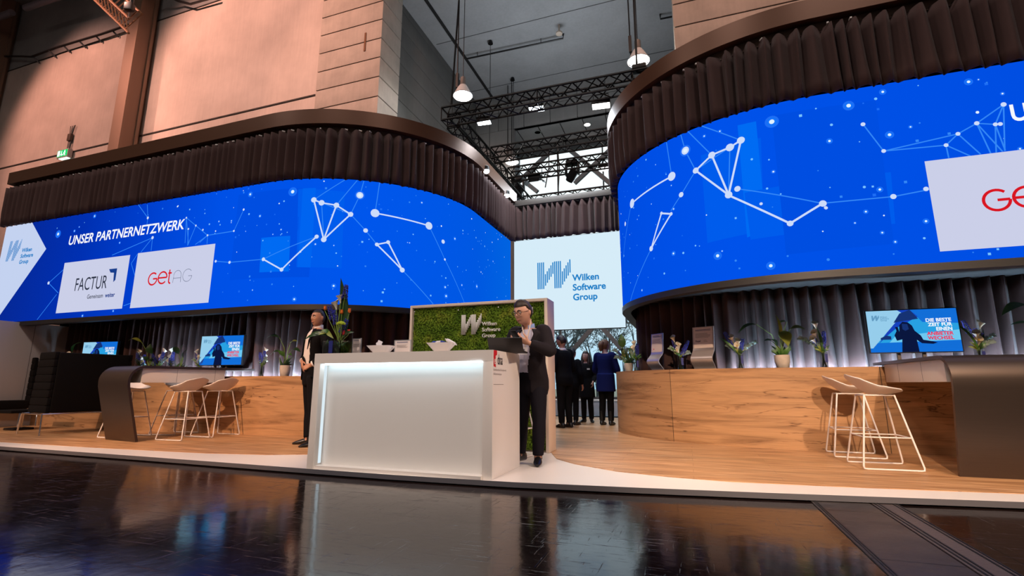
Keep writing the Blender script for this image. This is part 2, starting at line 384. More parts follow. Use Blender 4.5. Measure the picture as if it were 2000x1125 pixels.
# ---------------------------------------------------------------- plan curves of the stand
AX = -2.35
class Curve:
    def __init__(s, sg, nose, ca, cy, flat, aend, yback):
        s.sg = sg; rx, ry = ca-nose, cy-flat; pts = [(nose, yback)]
        for i in range(33):
            t = pi/2*i/32; pts.append((ca-rx*cos(t), cy-ry*sin(t)))
        pts.append((aend, flat)); s.set([(AX+sg*a, y) for a, y in pts])
    def set(s, p):
        s.p = [Vector((x, y)) for x, y in p]; s.s = [0]
        for a, b in zip(s.p, s.p[1:]): s.s.append(s.s[-1]+(b-a).length)
        s.L = s.s[-1]
        s.nr = []
        for i in range(len(s.p)):
            t = s.p[min(i+1, len(s.p)-1)]-s.p[max(i-1, 0)]; t.normalize(); s.nr.append(Vector((t.y, -t.x))*s.sg)
    def at(s, u, off=0):
        u = max(0, min(s.L, u))
        for i in range(len(s.s)-1):
            if u <= s.s[i+1]+1e-9: break
        f = (u-s.s[i])/(s.s[i+1]-s.s[i]); n = s.nr[i].lerp(s.nr[i+1], f).normalized()
        return s.p[i].lerp(s.p[i+1], f)+n*off
    def offset(s, off):
        c = object.__new__(Curve); c.sg = s.sg; c.set([tuple(p+n*off) for p, n in zip(s.p, s.nr)]); return c
    def hit(s, px, py):
        d = ray(px, py); best = None
        for i in range(len(s.p)-1):
            a, b = s.p[i], s.p[i+1]; e = b-a; den = d.x*e.y-d.y*e.x
            if abs(den) < 1e-9: continue
            t = (a.x*e.y-a.y*e.x)/den; w = (a.x*d.y-a.y*d.x)/den
            if t > 0 and -1e-6 <= w <= 1+1e-6 and (best is None or t < best[0]): best = (t, s.s[i]+w*(s.s[i+1]-s.s[i]))
        if best is None: return None
        return best[1], EYE+d.z*best[0]
    def us(s, u0, u1, step=.25):
        q = [u0]+[x for x in s.s if u0 < x < u1]+[u1]; o = [q[0]]
        for b in q[1:]:
            a = o[-1]; n = max(1, int((b-a)/step)); o += [a+(b-a)*(k+1)/n for k in range(n)]
        return o
def ribbon(mb, cv, u0, u1, z0, z1, off, th, m, step=.25, edge=None, top=None):    # a bent board: outer face at off, th thick towards the inside
    us = cv.us(u0, u1, step); cols = []
    for u in us:
        a = cv.at(u, off); b = cv.at(u, off-th)
        cols.append([mb.V((a.x, a.y, z0)), mb.V((a.x, a.y, z1)), mb.V((b.x, b.y, z1)), mb.V((b.x, b.y, z0))])
    for i in range(len(us)-1):
        A, B = cols[i], cols[i+1]
        for k in range(4):
            mm = m if k == 0 else (top if (k == 1 and top) else (edge or m))
            f = mb.face([A[k], A[(k+1) % 4], B[(k+1) % 4], B[k]], mm, k in (0, 2))
            if f:
                for lp in f.loops:
                    c = lp.vert; lp[mb.uv].uv = ((us[i] if c in A else us[i+1]), c.co.z)
    mb.face(cols[0], edge or m); mb.face(cols[-1][::-1], edge or m); return mb
# ================================================================ THE HALL
b = MB(); b.boxx(-32, 22, -14, 21.2, -.3, 0, HALLF); struct(b.build('floor'))
b = MB(); b.boxx(-32, 22, -14, 11.5, 18.4, 18.7, WALLG); struct(b.build('ceiling'))
b = MB(); b.boxx(-8.7, .6, 11.5, 19.2, 13.7, 14.0, CEILM)
JT = mat('ceiling_joint', (.10, .10, .10), .9)
b.boxx(-7.62, -7.52, 11.6, 19, 13.655, 13.7, mat('dark_gap', (.02, .02, .02), .9))
for y in (14.9, 18.2, 12.0): b.boxx(-8.3, .3, y-.012, y+.012, 13.69, 13.7, JT)
struct(b.build('ceiling'))
b = MB(); b.boxx(-32, -10.6, 11.5, 11.9, 0, 15, WALLP); b.boxx(-32, -10.6, 11.5, 11.9, 15, 18.4, WALLG); struct(b.build('wall_back'))
b = MB(); b.boxx(-10.6, .24, 11.5, 11.9, 13.7, 18.4, WALLG); struct(b.build('wall_upper'))
b = MB(); b.boxx(-32.3, -32, -14, 11.9, 0, 18.4, WALLG); struct(b.build('wall_left'))
b = MB(); b.boxx(22, 22.3, -14, 13, 0, 18.4, WALLG); struct(b.build('wall_right'))
b = MB(); b.boxx(-32, 22, -14.3, -14, 0, 18.4, WALLG); struct(b.build('wall_front'))
GAP = mat('dark_joint', (.035, .028, .024), .9)
b = MB(); b.boxx(-32, -10.62, 11.475, 11.5, 10.0, 10.05, GAP); struct(b.build('trim_1'))
b = MB(); b.boxx(-32, -10.62, 11.48, 11.5, 14.94, 14.98, GAP); struct(b.build('trim_2'))
def coursed(x0, x1, y0, y1, z0, z1, ph, m, sub=None, jt=.035):
    b = MB(); b.boxx(x0+.03, x1-.03, y0+.03, y1-.03, z0, z1, GAP); h = .665
    z = ph-h*math.ceil((ph-z0)/h)
    while z < z1:
        a, c = max(z0, z+jt/2), min(z1, z+h-jt/2)
        if c-a > .05:
            xs = sub or [x0, x1]
            for p, q in zip(xs, xs[1:]): b.box(((p+q)/2, (y0+y1)/2, (a+c)/2), (q-p-(.012 if sub else 0), y1-y0, c-a), m, 0, .008)
        z += h
    return b
b = coursed(-10.68, -8.3, 11.42, 12.5, 0, 18.4, 9.44, BLOCK)
b.boxx(-8.92, -8.86, 11.40, 11.42, 11.1, 11.75, mat('rust_stain', (.20, .09, .045), .9)); struct(b.build('pillar_left'))
struct(coursed(.24, 14, 11.9, 13.0, 0, 18.4, 9.21, BLOCK, [.24, 4.1, 9, 14]).build('pillar_right'))
struct(coursed(14, 22, 11.9, 13.0, 0, 18.4, 9.21, BLOCK).build('wall_corner'))
b = coursed(-8.75, -8.42, 12.5, 21.2, 0, 13.7, 9.44, BLOCKG, None, .022); b.boxx(-8.425, -8.41, 16.6, 16.63, 0, 13.7, GAP); struct(b.build('wall_side'))
struct(coursed(.36, .7, 13.0, 21.2, 0, 13.7, 9.44, BLOCKG).build('wall_side'))
wl_ = aty(1011, 330, 21.0).x
# facade above the window: dark panels, soffit with downlights
b = MB(); b.boxx(-8.42, .36, 19.06, 19.2, 12, 13.7, DARKP)
for i, x in enumerate([-8.42, -7.5, -6.56]): b.boxx(x, x, 19, 19.06, 0, 1, DARKP) if False else None
for x0, x1 in zip([-8.42, -7.3, -6.1, -4.9, -3.7, -2.5, -1.3, -.1], [-7.3, -6.1, -4.9, -3.7, -2.5, -1.3, -.1, .36]):
    for z0, z1 in ((12.0, 12.9), (12.9, 13.7)): b.box(((x0+x1)/2, 19.03, (z0+z1)/2), (x1-x0-.03, .06, z1-z0-.03), DARKP, 0, .005)
b.boxx(-8.42, -6.56, 19, 19.2, 0, 12, DARKP); b.boxx(-7.5, wl_-.1, 19.2, 21.2, 0, 12, DARKP)
for z in (9.2, 10.1, 11.0): b.boxx(-8.42, -6.56, 18.985, 19, z, z+.02, GAP)
struct(b.build('wall_facade'))
b = MB(); b.boxx(-8.42, .36, 19.06, 20.3, 12.0, 12.1, SOFP)
for i in range(7): b.boxx(-6.5+i*.98, -6.47+i*.98, 19.1, 20.25, 11.985, 12.0, GAP)
b.boxx(-8.42, .36, 20.3, 21.2, 11.75, 12.1, DARKP); struct(b.build('ceiling_soffit'))
DL = [(1147, 243), (1050, 258)]
for (x, y), lab, lit in zip(DL, ('lit round downlight in the soffit above the big window', 'unlit round downlight in the soffit above the big window'), (1, 0)):
    p = atz(x, y, 12.0); t = thing('downlight', lab, 'ceiling light', (p.x, p.y, 11.985))
    m = MB(); m.lathe([(.14, 0), (.17, 0), (.17, .02), (.14, .02)], (0, 0, -.01), ALU, 20, False); m.build('trim_ring', t)
    m = MB(); m.lathe([(.001, 0), (.13, 0)], (0, 0, -.004), LWHITE if lit else GAP, 20); m.build('lens', t)
# big braced window and what lies beyond
wy = 21.0; wl = aty(1011, 330, wy).x; wr = .36
wt = thing('window_1', 'tall glazed facade with diagonal steel braces behind the stand', 'window', (0, 0, 0)); struct(wt)
del wt['category']
BRC = mat('brace_steel', (.17, .17, .18), .5, .2); FR = mat('window_steel', (.13, .135, .14), .5, .3)
b = MB(); b.boxx(wl-.12, wl+.10, wy-.08, wy+.08, 0, 11.75, mat('pale_frame', (.42, .52, .58), .5)); b.boxx(wl, wr, wy-.08, wy+.08, 11.6, 11.75, FR); b.boxx(wl, wr, wy-.1, wy+.1, 0, .35, FR)
for x in (-5.1, -3.0, -.9): b.boxx(x-.03, x+.03, wy+.02, wy+.08, .3, 11.7, FR)
for z in (3.4, 6.6, 9.6): b.boxx(wl, wr, wy+.02, wy+.08, z-.02, z+.02, FR)
b.build('window_frame', wt)
b = MB()
def brace(p, q, w=.18):
    P, Q = aty(*p, wy-.3), aty(*q, wy-.3); d = (Q-P).normalized(); b.box((P+Q)/2, ((Q-P).length, w*.8, w), BRC, Matrix.Rotation(-atan2(d.z, d.x), 3, 'Y'))
brace((1096, 276), (1006, 362)); brace((1092, 276), (1200, 365)); brace((1122, 358), (1214, 272)); brace((1012, 345), (1050, 375)); brace((1158, 640), (1104, 700)); brace((1176, 640), (1214, 682))
b.build('diagonal_brace', wt)
b = MB(); b.boxx(wl, wr, wy+.04, wy+.05, .3, 11.7, GLASS); b.build('pane', wt)
b = MB(); b.boxx(-60, 60, 21.3, 90, -.35, -.05, mat('winter_ground', (.20, .22, .17), .9, var=.3)); tag(b.build('ground_outside'), 'pale winter ground outside the window', 'ground', None, 'structure')
BARK = mat('hazy_bark', (.10, .125, .135), .9)  # bark tinted pale blue to carry haze and sky light
def tree(x, y, h, seed, lab, droop=.3):
    rnd = random.Random(seed); t = thing('bare_tree', lab, 'tree', (x, y, -.05), 0, 'winter trees outside the window'); m = MB(); tw = MB()
    def grow(p, d, L, r, k):
        pts = [p.copy()]; q = p.copy(); dd = d.copy()
        for i in range(4):
            dd = (dd+Vector((rnd.uniform(-.16, .16), rnd.uniform(-.16, .16), rnd.uniform(-.05, .12)-(droop*.35 if k >= 3 else 0)))).normalized(); q = q+dd*L/4; pts.append(q.copy())
        (m if k < 2 else tw).tube(pts, [max(.010, r*(1-.12*i)) for i in range(5)], BARK, 6 if k < 2 else 3, False)
        if k < 6:
            for i in range((4, 4, 4, 3, 2, 2)[k]):
                s = pts[2+i % 3]; a = rnd.uniform(0, 2*pi); e = (dd*1.0+Vector((cos(a), sin(a), rnd.uniform(-.1, .5)))*rnd.uniform(.5, .95)).normalized()
                grow(s.copy(), e, L*rnd.uniform(.58, .8), r*.55, k+1)
    grow(Vector((0, 0, 0)), Vector((0, 0, 1)), h*.30, h*.009, 0); m.build('trunk', t, 60); tw.build('twigs', t, 60)
for x, y, h, s, l in ((-6.5, 30, 13.5, 3, 'bare drooping tree outside, filling the lower left of the window gap'), (-3.2, 34, 13, 5, 'bare tree outside, behind the crossing of the window braces'), (-9.5, 36, 12, 8, 'bare tree outside, furthest off behind the left window edge'), (-4.6, 27, 7.5, 12, 'lower bare tree outside, behind the heads of the group by the window')):
    tree(x, y, h, s, l)
# low white bench along the window
p = atz(1150, 813, .0); b = MB(); b.boxx(-6.2, .3, p.y, p.y+.5, .02, .40, mat('pale_bench', S(205, 210, 214), .5), .01); b.boxx(-6.25, .32, p.y-.03, p.y+.53, .40, .44, WHITE, .008)
tag(b.build('window_bench'), 'low pale bench running along the window behind the group', 'bench')
# steel columns in front of the hall wall
for px, lab in ((-19.27, 'brown steel column on the salmon wall, left of the concrete pillar'), (-28.95, 'brown steel column on the salmon wall at the far left edge')):
    b = MB(); b.boxx(px, px+.56, 10.75, 10.85, 0, 18.4, STEEL); b.boxx(px+.06, px+.50, 10.85, 11.25, 0, 18.4, STEEL); b.boxx(px, px+.56, 11.25, 11.35, 0, 18.4, STEEL); b.boxx(px+.16, px+.40, 11.35, 11.5, 0, 18.4, STEEL)
    tag(b.build('steel_column'), lab, 'column', None, 'structure')
# cable on stand-off brackets along the top of the painted wall
t = thing('wall_cable', 'black cable on stand-off brackets high on the left wall', 'cable', (-27, 11.5, 15.2))
P = lambda x, y: aty(x, y, 11.25)-Vector((-27, 11.5, 15.2))
b = MB(); b.tube([P(0, 110), P(42, 110), P(62, 111), P(110, 93), P(200, 66), P(290, 35), P(297, 24)+Vector((0, -.3, 0)), P(301, 10)+Vector((0, -.55, 0)), P(318, 2)+Vector((0, -.58, 0)), P(335, 1)+Vector((0, -.5, 0)), P(348, 2), P(372, 8), P(420, -6)], .045, BLACK, 6); b.build('cable', t)
for x, y in ((64, 110), (96, 99), (124, 89), (155, 80), (186, 69), (218, 58), (252, 46), (287, 33)):
    a = P(x, y); c = a+Vector((.14, .2, -.22)); b = MB(); b.tube([a, c], .035, BLACK, 5); b.build('bracket', t)
# emergency exit sign
p = aty(123, 300, 11.3); t = thing('exit_sign', 'green illuminated emergency exit sign on the salmon wall', 'sign', tuple(p))
GREEN = glow('exit_green', (.01, .42, .10, 1), 1.6); EXW = glow('exit_white', (.85, 1, .9, 1), 1.6)
b = MB(); b.box((0, .06, 0), (.66, .16, .36), mat('sign_housing', (.45, .42, .4), .5), 0, .015); b.build('housing', t)
b = MB(); b.boxx(-.30, .30, -.03, -.02, -.13, .14, GREEN); b.build('face', t)
d = Draw(); d.rect(-.28, -.11, -.13, .12, EXW); d.stroke([(-.03, .10), (-.03, -.06)], .04, EXW); d.poly([(-.10, -.03), (.04, -.03), (-.03, -.12)], EXW)
d.disc((.16, .09), .03, EXW); d.stroke([(.15, .06), (.13, -.02), (.19, -.06), (.20, -.12)], .045, EXW); d.stroke([(.13, -.02), (.07, -.10)], .04, EXW); d.stroke([(.22, .0), (.16, .05), (.09, .01)], .03, EXW)
d.bake(plane_fn((0, -.03, 0), (1, 0, 0), (0, 0, 1), (0, -1, 0)), MB2 := MB()); MB2.build('pictogram', t)
b = MB(); b.box((.03, .06, -.19), (.5, .12, .03), EXW); b.build('lens', t)
b = MB(); b.box((.02, .12, .75), (.20, .1, .30), mat('junction_box', (.08, .05, .035), .6), 0, .01)
for dx in (-.06, 0, .06, .10): b.tube([(dx, .13, .18), (dx*1.2, .14, .62)], .012, BLACK, 5); b.tube([(dx, .13, .9), (dx*1.9, .14, 1.28)], .012, BLACK, 5)
b.build('junction_box', t)
# roof structure seen at the top edge
ORG = mat('orange_lit_steel', (.30, .13, .06), .5, .2)  # orange light falling on the girder is put into its base colour
a, c = aty(182, -30, 7.5), aty(252, 36, 7.5); t = thing('roof_girder', 'lattice girder coloured by orange light hanging under the roof, top left', 'girder', tuple(c)); b = MB()
D = (a-c); sd = Vector((.32, .1, .12)); dn = Vector((-.1, .1, -.34))
for o in (Vector((0, 0, 0)), sd, dn): b.tube([o, D+o], .035, ORG, 6)
b.build('chord', t); b = MB()
for i in range(10):
    f, g = i/10, (i+1)/10
    b.tube([D*f, D*g+sd], .018, ORG, 5); b.tube([D*f+dn, D*g], .018, ORG, 5); b.tube([D*f+sd, D*g+dn], .018, ORG, 5)
b.build('lacing', t)
p = aty(253, 14, 7.4); t = thing('chain_hoist', 'black chain hoist hanging beside the lattice girder', 'hoist', tuple(p))
b = MB(); b.box((0, 0, 0), (.20, .16, .22), BLACK, .4, .03); b.tube([(.06, 0, .1), (.07, 0, 1.3)], .05, BLACK, 6); b.build('motor', t); b = MB(); b.tube([(0, 0, -.1), (.0, 0, -.32)], .012, CHROME, 5); b.build('hook', t)
DUCT = mat('galvanised_duct', (.30, .30, .36), .35, .7)
for (q, r_), y, lab in ((((-40, 48), (24, 24)), 10.4, 'pale pipe at the very top left corner, lower one'), (((50, 16), (135, -14)), 10.4, 'pale pipe at the top left, right of the far column')):
    A, B = aty(*q, y), aty(*r_, y); b = MB(); b.tube([A, B], .13, DUCT, 12); tag(b.build('ventilation_pipe', None, 50), lab, 'pipe')
# things on the recess ceiling
t = thing('ceiling_conduit', 'long dark pipe under the grey recess ceiling', 'pipe', (-5.5, 15.9, 13.5)); b = MB()
A, B = atz(911, 115, 13.5), atz(1100, 75, 13.5); O = Vector((-5.5, 15.9, 13.5)); b.tube([A-O, B-O, B-O+Vector((0, 0, .18))], .035, BLACK, 6); b.build('pipe', t)
for f in (.12, .78): q = A.lerp(B, f)-O; b = MB(); b.tube([q, q+Vector((0, 0, .2))], .012, BLACK, 5); b.build('hanger', t)
t = thing('ceiling_conduit', 'short dark pipe stub under the recess ceiling beside the right pillar', 'pipe', (0, 0, 0)); b = MB(); A, B = atz(1290, 37, 13.5), atz(1325, 30, 13.5); b.tube([A+Vector((0, 0, .18)), A, B], .035, BLACK, 6); b.build('pipe', t)
p = atz(1092, 60, 13.45); t = thing('smoke_detector', 'small pale detector on a stem under the recess ceiling', 'detector', tuple(p)); b = MB(); b.lathe([(.06, -.16), (.12, -.14), (.12, -.08), (.03, -.05)], (0, 0, 0), CREAM, 12); b.build('head', t); b = MB(); b.tube([(0, 0, -.06), (0, 0, .25)], .03, CREAM, 6); b.build('stem', t)
for (x, y, y2), lab in (((958, 80, 205), 'thin steel wire with ceiling cup left of the front truss middle'), ((1001, 152, 280), 'twin steel wires with ceiling hook above the truss middle')):
    p = atz(x, y, 13.7); t = thing('suspension_wire', lab, 'wire', tuple(p)); b = MB(); b.lathe([(.10, -.12), (.07, 0)], (0, 0, 0), BLACK_M, 10); b.build('cup', t); b = MB()
    for dx in ((0,) if x < 1000 else (-.04, .04)): b.tube([(dx, 0, -.1), (dx, 0, -7.2)], .012, BLACK, 4)
    b.build('wire', t)
# high-bay lamps
def highbay(p, lab, power, ceil=13.7, s=1):
    t = thing('high_bay_lamp', lab, 'lamp', tuple(p), 0, 'high-bay lamps', s)
    b = MB(); b.lathe([(.06, .62), (.085, .60), (.09, .36), (.13, .30)], (0, 0, 0), mat('lamp_housing', (.20, .19, .18), .5, .4), 16); b.build('ballast', t, 40)
    b = MB(); b.lathe([(.12, .32), (.17, .24), (.25, .08), (.285, 0), (.275, 0), (.24, .08), (.16, .23), (.11, .30)], (0, 0, 0), mat('lamp_shade_glass', (.75, .75, .75), .25), 24, False); b.build('shade', t, 40)
    b = MB(); b.lathe([(.30, -.012), (.31, 0), (.30, .012), (.29, 0), (.30, -.012)], (0, 0, -.02), ALU, 24, False); b.build('rim', t, 40)
    b = MB(); b.ball((0, 0, .07), .19, glow('lamp_bulb', (1, .97, .90, 1), 22), 14, 8, (1, 1, .7)); b.build('bulb', t, 60)
    b = MB(); b.tube([(0, 0, .6), (0, 0, (ceil-p.z)/s)], .012, BLACK, 5); b.tube([(-.2, 0, .2), (-.2, 0, (ceil-p.z)/s)], .02, BLACK, 5); b.box((-.2, 0, .55), (.08, .08, .5), BLACK); b.build('cable', t)
    l = bpy.data.lights.new('high_bay_lamp_light', 'POINT'); l.energy = power; l.color = (1, .96, .9); l.shadow_soft_size = .2
    o = bpy.data.objects.new('high_bay_lamp_light', l); COL.objects.link(o); o.location = p-Vector((0, 0, .25))
highbay(aty(904, 186, 12.6), 'lit high-bay lamp hanging left, above the corner of the truss', 60)
highbay(aty(1247, 118, 12.6), 'lit high-bay lamp hanging right, beside the right pillar', 60)
highbay(aty(1000, 316, 18.3), 'lit high-bay lamp furthest back, seen through the trusses', 40, 13.7, .95)
# ================================================================ THE STAND: platform
def inlay_left(): return [(-16, 4.50), (-9.3, 4.50), (-7.2, 4.52), (-5.5, 4.60), (-4.7, 4.74), (-4.2, 4.95), (-3.85, 5.3), (-3.68, 5.7), (-3.62, 6.02)]
def inlay_right(): return [(-1.6, 6.02), (-1.56, 5.9), (-1.42, 5.55), (-1.15, 5.26), (-.68, 4.96), (-.2, 4.83), (.3, 4.77), (1.3, 4.86), (2.4, 5.0), (4, 5.24), (6, 5.55), (9, 6.0)]
front = [(-16, 4.22), (-9, 4.21), (-6, 4.18), (-3.6, 4.13), (-2.6, 4.12), (-1.46, 4.16), (-.41, 4.28), (.53, 4.41), (2.18, 4.67), (4, 4.97), (6, 5.3), (9, 5.8)]
plat = thing('stage_platform', 'low white and oak platform carrying the whole stand', 'platform', (0, 0, 0))
b = MB(); bk = [(9, 11.35), (.18, 11.35), (.18, 12.6), (-8.2, 12.6), (-8.2, 11.35), (-16, 11.35)]
poly = front+bk; top = [b.V((x, y, .055)) for x, y in poly]; bot = [b.V((x, y, .012)) for x, y in poly]; b.face(top, WHITE); b.face(bot[::-1], WHITE)
EDG = mat('platform_edge', (.13, .13, .15), .45, .3)
for i in range(len(poly)): b.face([top[i], bot[i], bot[(i+1) % len(poly)], top[(i+1) % len(poly)]], EDG)
b.build('white_deck', plat)
b = MB(); pts = inlay_left()+inlay_right()+bk
w = [b.V((x, y, .060)) for x, y in pts]; b.face(w, FLOORW); lo = [b.V((x, y, .0555)) for x, y in pts]
for i in range(len(pts)): b.face([w[i], lo[i], lo[(i+1) % len(pts)], w[(i+1) % len(pts)]], FLOORW)
b.build('oak_inlay', plat)
b = MB(); ins = [(x, y+.10) for x, y in front]+[(9, 11.3), (-16, 11.3)]; b.prism(ins, 2, 0.001, .013, BLACK); b.build('recessed_plinth', plat)
# steel duct cover in the hall floor
b = MB(); CV = mat('floor_cover', (.034, .029, .028), .42, bump=.25, bscale=14, var=.25, vscale=5); b.boxx(.82, 1.21, -1, 4.9, .0, .006, CV); 
for y in (1.9, 3.15, 4.2): b.boxx(.82, 1.21, y, y+.012, .006, .0065, BLACK)
tag(b.build('duct_cover'), 'grey steel duct cover let into the dark hall floor', 'floor cover')
b = MB(); RIB = mat('ribbed_cover', (.065, .052, .052), .5, bump=.3, bscale=60)
b.boxx(1.225, 1.40, -1, 4.9, .0, .005, RIB)
for x in (1.24, 1.265, 1.36, 1.385, .835, .85): b.boxx(x, x+.008, -1, 4.9, .005, .010, BLACK)
tag(b.build('rail_strip'), 'narrow ribbed metal strip beside the grey duct cover', 'floor strip')

# ================================================================ LED towers
CL = Curve(-1, 1.40, 4.1, 8.5, 6.00, 11.30, 10.65); CR = Curve(1, 1.40, 4.0, 8.5, 6.13, 8.4, 10.65)
ZB, ZT = 2.10, 4.20
CARD = glow('card_white', S(203, 207, 232), 1); CARD2 = glow('chevron_white', S(196, 210, 240), 1); TXT = glow('lettering_white', S(245, 248, 255), 1)
NODE = glow('network_white', S(205, 220, 250), 1); DIM = glow('network_blue', S(52, 136, 246), 1); DIM2 = glow('network_dim', S(30, 110, 245), 1); HALO = glow('halo_blue', S(18, 116, 248), 1); SPK = glow('spark', S(120, 195, 255), 1); WSP = glow('spark_white', S(225, 242, 255), 1)
P1 = glow('panel_blue', S(0, 92, 236), 1); P2 = glow('panel_lighter', S(0, 107, 243), 1); P3 = glow('panel_light', S(0, 100, 240), 1); P0 = glow('panel_deep', S(0, 78, 225), 1)
RED = glow('logo_red', S(216, 22, 34), 1); INK = glow('logo_ink', S(42, 48, 66), 1); NAVY = glow('logo_navy', S(24, 62, 140), 1); WB = glow('logo_blue', S(30, 130, 200), 1); GREYI = glow('logo_grey', S(80, 92, 118), 1)
SCL = screen_mat('screen_left', [(0, S(0, 100, 225)), (2.0, S(0, 88, 225)), (4.5, S(0, 86, 236)), (7.3, S(0, 80, 230)), (9.2, S(0, 62, 204)), (10.8, S(0, 48, 178)), (13, S(6, 40, 150))])
SCR = screen_mat('screen_right', [(0, S(0, 84, 205)), (1.6, S(0, 72, 218)), (5, S(0, 82, 234)), (8, S(0, 78, 226)), (10.5, S(0, 66, 210)), (14, S(0, 60, 195))])
def network(cv, groups, seed, n, avoid, umax):
    d = Draw()
    def h(T, p): return cv.hit(p[0]/T[0]+T[1], p[1]/T[0]+T[2])
    def ok(q): return q is not None
    nr = 0
    for T, nodes, lines, halos, rects in groups:
        for pts, m in rects:
            q = [h(T, p) for p in pts]
            if all(q):
                vs = []; fs = []; k = 30
                for j in range(k+1):
                    f = j/k; a = (q[0][0]*(1-f)+q[1][0]*f, q[0][1]*(1-f)+q[1][1]*f); c = (q[3][0]*(1-f)+q[2][0]*f, q[3][1]*(1-f)+q[2][1]*f)
                    a = (a[0], min(a[1], ZT-.005)); vs += [a, c]
                    if j: fs.append((2*j-2, 2*j-1, 2*j+1, 2*j))
                d.items.append((vs, fs, m, 1+.8*nr)); nr += 1
        for p, q, w, m in lines:
            a, c = h(T, p), h(T, q)
            if a and c:
                if c[1] > ZT-.01: f = (ZT-.01-a[1])/(c[1]-a[1]); c = (a[0]+(c[0]-a[0])*f, ZT-.01)
                if c[1] < ZB+.01: f = (ZB+.01-a[1])/(c[1]-a[1]); c = (a[0]+(c[0]-a[0])*f, ZB+.01)
                d.line(a, c, w, m, 7.4 if m is NODE else 7, 16)
        for x, y, r in nodes:
            a = h(T, (x, y)); e = h(T, (x, y+r))
            if a and e: d.disc(a, max(.018, abs(a[1]-e[1])*.95), NODE, 8.4)
        for x, y, r in halos:
            a = h(T, (x, y)); e = h(T, (x, y+r))
            if a and e: rr = abs(a[1]-e[1]); d.disc(a, rr*1.45, DIM2, 7.7, 18); d.disc(a, rr*1.0, HALO, 8.0, 18); d.disc(a, rr*.55, WSP, 8.8)
    rnd = random.Random(seed)
    for i in range(n):
        u, z = rnd.uniform(.15, umax), rnd.uniform(ZB+.05, ZT-.05)
        if any(x0 < u < x1 and y0 < z < y1 for x0, x1, y0, y1 in avoid): continue
        k = rnd.random(); r = .007+.010*rnd.random()**2
        if k < .45: d.rect(u-r, z-r, u+r, z+r, rnd.choice([SPK, DIM, DIM2]), 6.4)
        elif k < .9: d.disc((u, z), r, rnd.choice([SPK, WSP, DIM]), 6.4, 7)
        else: d.disc((u, z), r*1.9, DIM2, 6.2, 10); d.disc((u, z), r*.8, WSP, 6.8, 8)
    return d
T3 = (3.3333, 400, 330); T4 = (4, 0, 400)
A, B_, C_, D_, E_, F_, G_, H_, I_, J_, K_, L_, M_, N_ = (712, 203), (762, 222), (858, 238), (950, 297), (776, 461), (730, 442), (385, 589), (503, 656), (1047, 402), (1108, 289), (1457, 371), (1120, 493), (1193, 478), (1284, 659)
def bl(*ps): return [(p, q, .024, NODE) for p, q in ps]
def dl(*ps): return [(p, q, .013, DIM) for p, q in ps]
left_groups = [
 (T3, [(712, 203, 18), (762, 222, 19), (858, 238, 18), (950, 297, 17), (776, 461, 18), (730, 442, 14), (385, 589, 13), (503, 656, 14), (1047, 402, 15), (1108, 289, 28), (1457, 371, 26), (1120, 493, 13), (1193, 478, 13), (1284, 659, 17), (165, 609, 10), (75, 602, 9), (193, 405, 7), (257, 266, 8), (22, 433, 7), (1010, 173, 22), (1549, 474, 14), (624, 540, 6), (1560, 590, 8)],
  bl((A, B_), (B_, C_), (C_, D_), (A, E_), (C_, E_), (D_, E_), (J_, K_), (G_, H_), (H_, F_), (L_, M_), (L_, N_), (M_, N_))+dl(((75, 602), (165, 609)), ((165, 609), G_), (G_, F_), (A, (915, 72)), (C_, (993, 76)), (D_, (1010, 173)), ((1010, 173), (1036, 80)), (D_, I_), (I_, L_), (J_, (1138, 90)), (K_, (1560, 590)), ((1560, 590), (1685, 868)), (N_, (1485, 880)), ((193, 405), (257, 266)), ((193, 405), (22, 433)), ((22, 433), (18, 490)), ((22, 433), (-30, 480)), (B_, E_), (B_, D_)),
  [(575, 150, 20), (300, 167, 12), (1010, 173, 20), (585, 849, 11), (840, 762, 11), (1568, 828, 11), (1562, 770, 9), (363, 308, 8), (1767, 765, 12), (1625, 455, 9)],
  [([(222, 170), (725, 124), (680, 705), (163, 725)], P0), ([(610, 130), (912, 150), (890, 648), (598, 640)], P1), ([(370, 450), (558, 436), (548, 668), (357, 674)], P2), ([(640, 127), (725, 124), (690, 642), (605, 640)], P3)]),
 (T4, [(1160, 104, 11), (1197, 258, 13), (1461, 103, 7), (1535, 164, 8), (1590, 197, 7), (1626, 240, 8), (1477, 190, 8), (1798, 452, 11), (1690, 443, 8), (385, 612, 13)],
  dl(((1160, 104), (1085, 0)), ((1160, 104), (1155, 0)), ((1160, 104), (1150, 170)), ((1197, 258), (880, 395)), ((1197, 258), (1105, 372)), ((1197, 258), (1185, 360)), ((1461, 103), (1535, 164)), ((1535, 164), (1626, 240)), ((1626, 240), (1833, 207)), ((1461, 103), (1477, 310)), ((1477, 190), (1470, 320)), ((1535, 164), (1470, 320)), ((1626, 240), (1530, 312)), ((1461, 103), (1450, 300)), ((385, 612), (500, 508)), ((385, 612), (460, 690)), ((448, 700), (295, 898)), ((970, 790), (1050, 760)), ((1030, 460), (1060, 560)), ((1030, 460), (1080, 385))),
  [(745, 90, 11), (460, 230, 20), (587, 206, 8), (1813, 127, 7), (940, 298, 7), (650, 868, 9), (890, 830, 8)], [])]
TR1 = (3.749, 1190, 120); TR2 = (3.226, 1200, 380); TR3 = (2.812, 1500, 0)
a, b_, c, d_, e, f, g, j, k, i_ = (965, 580), (885, 632), (753, 688), (636, 801), (876, 979), (940, 935), (1562, 1043), (461, 843), (172, 1040), (530, 977)
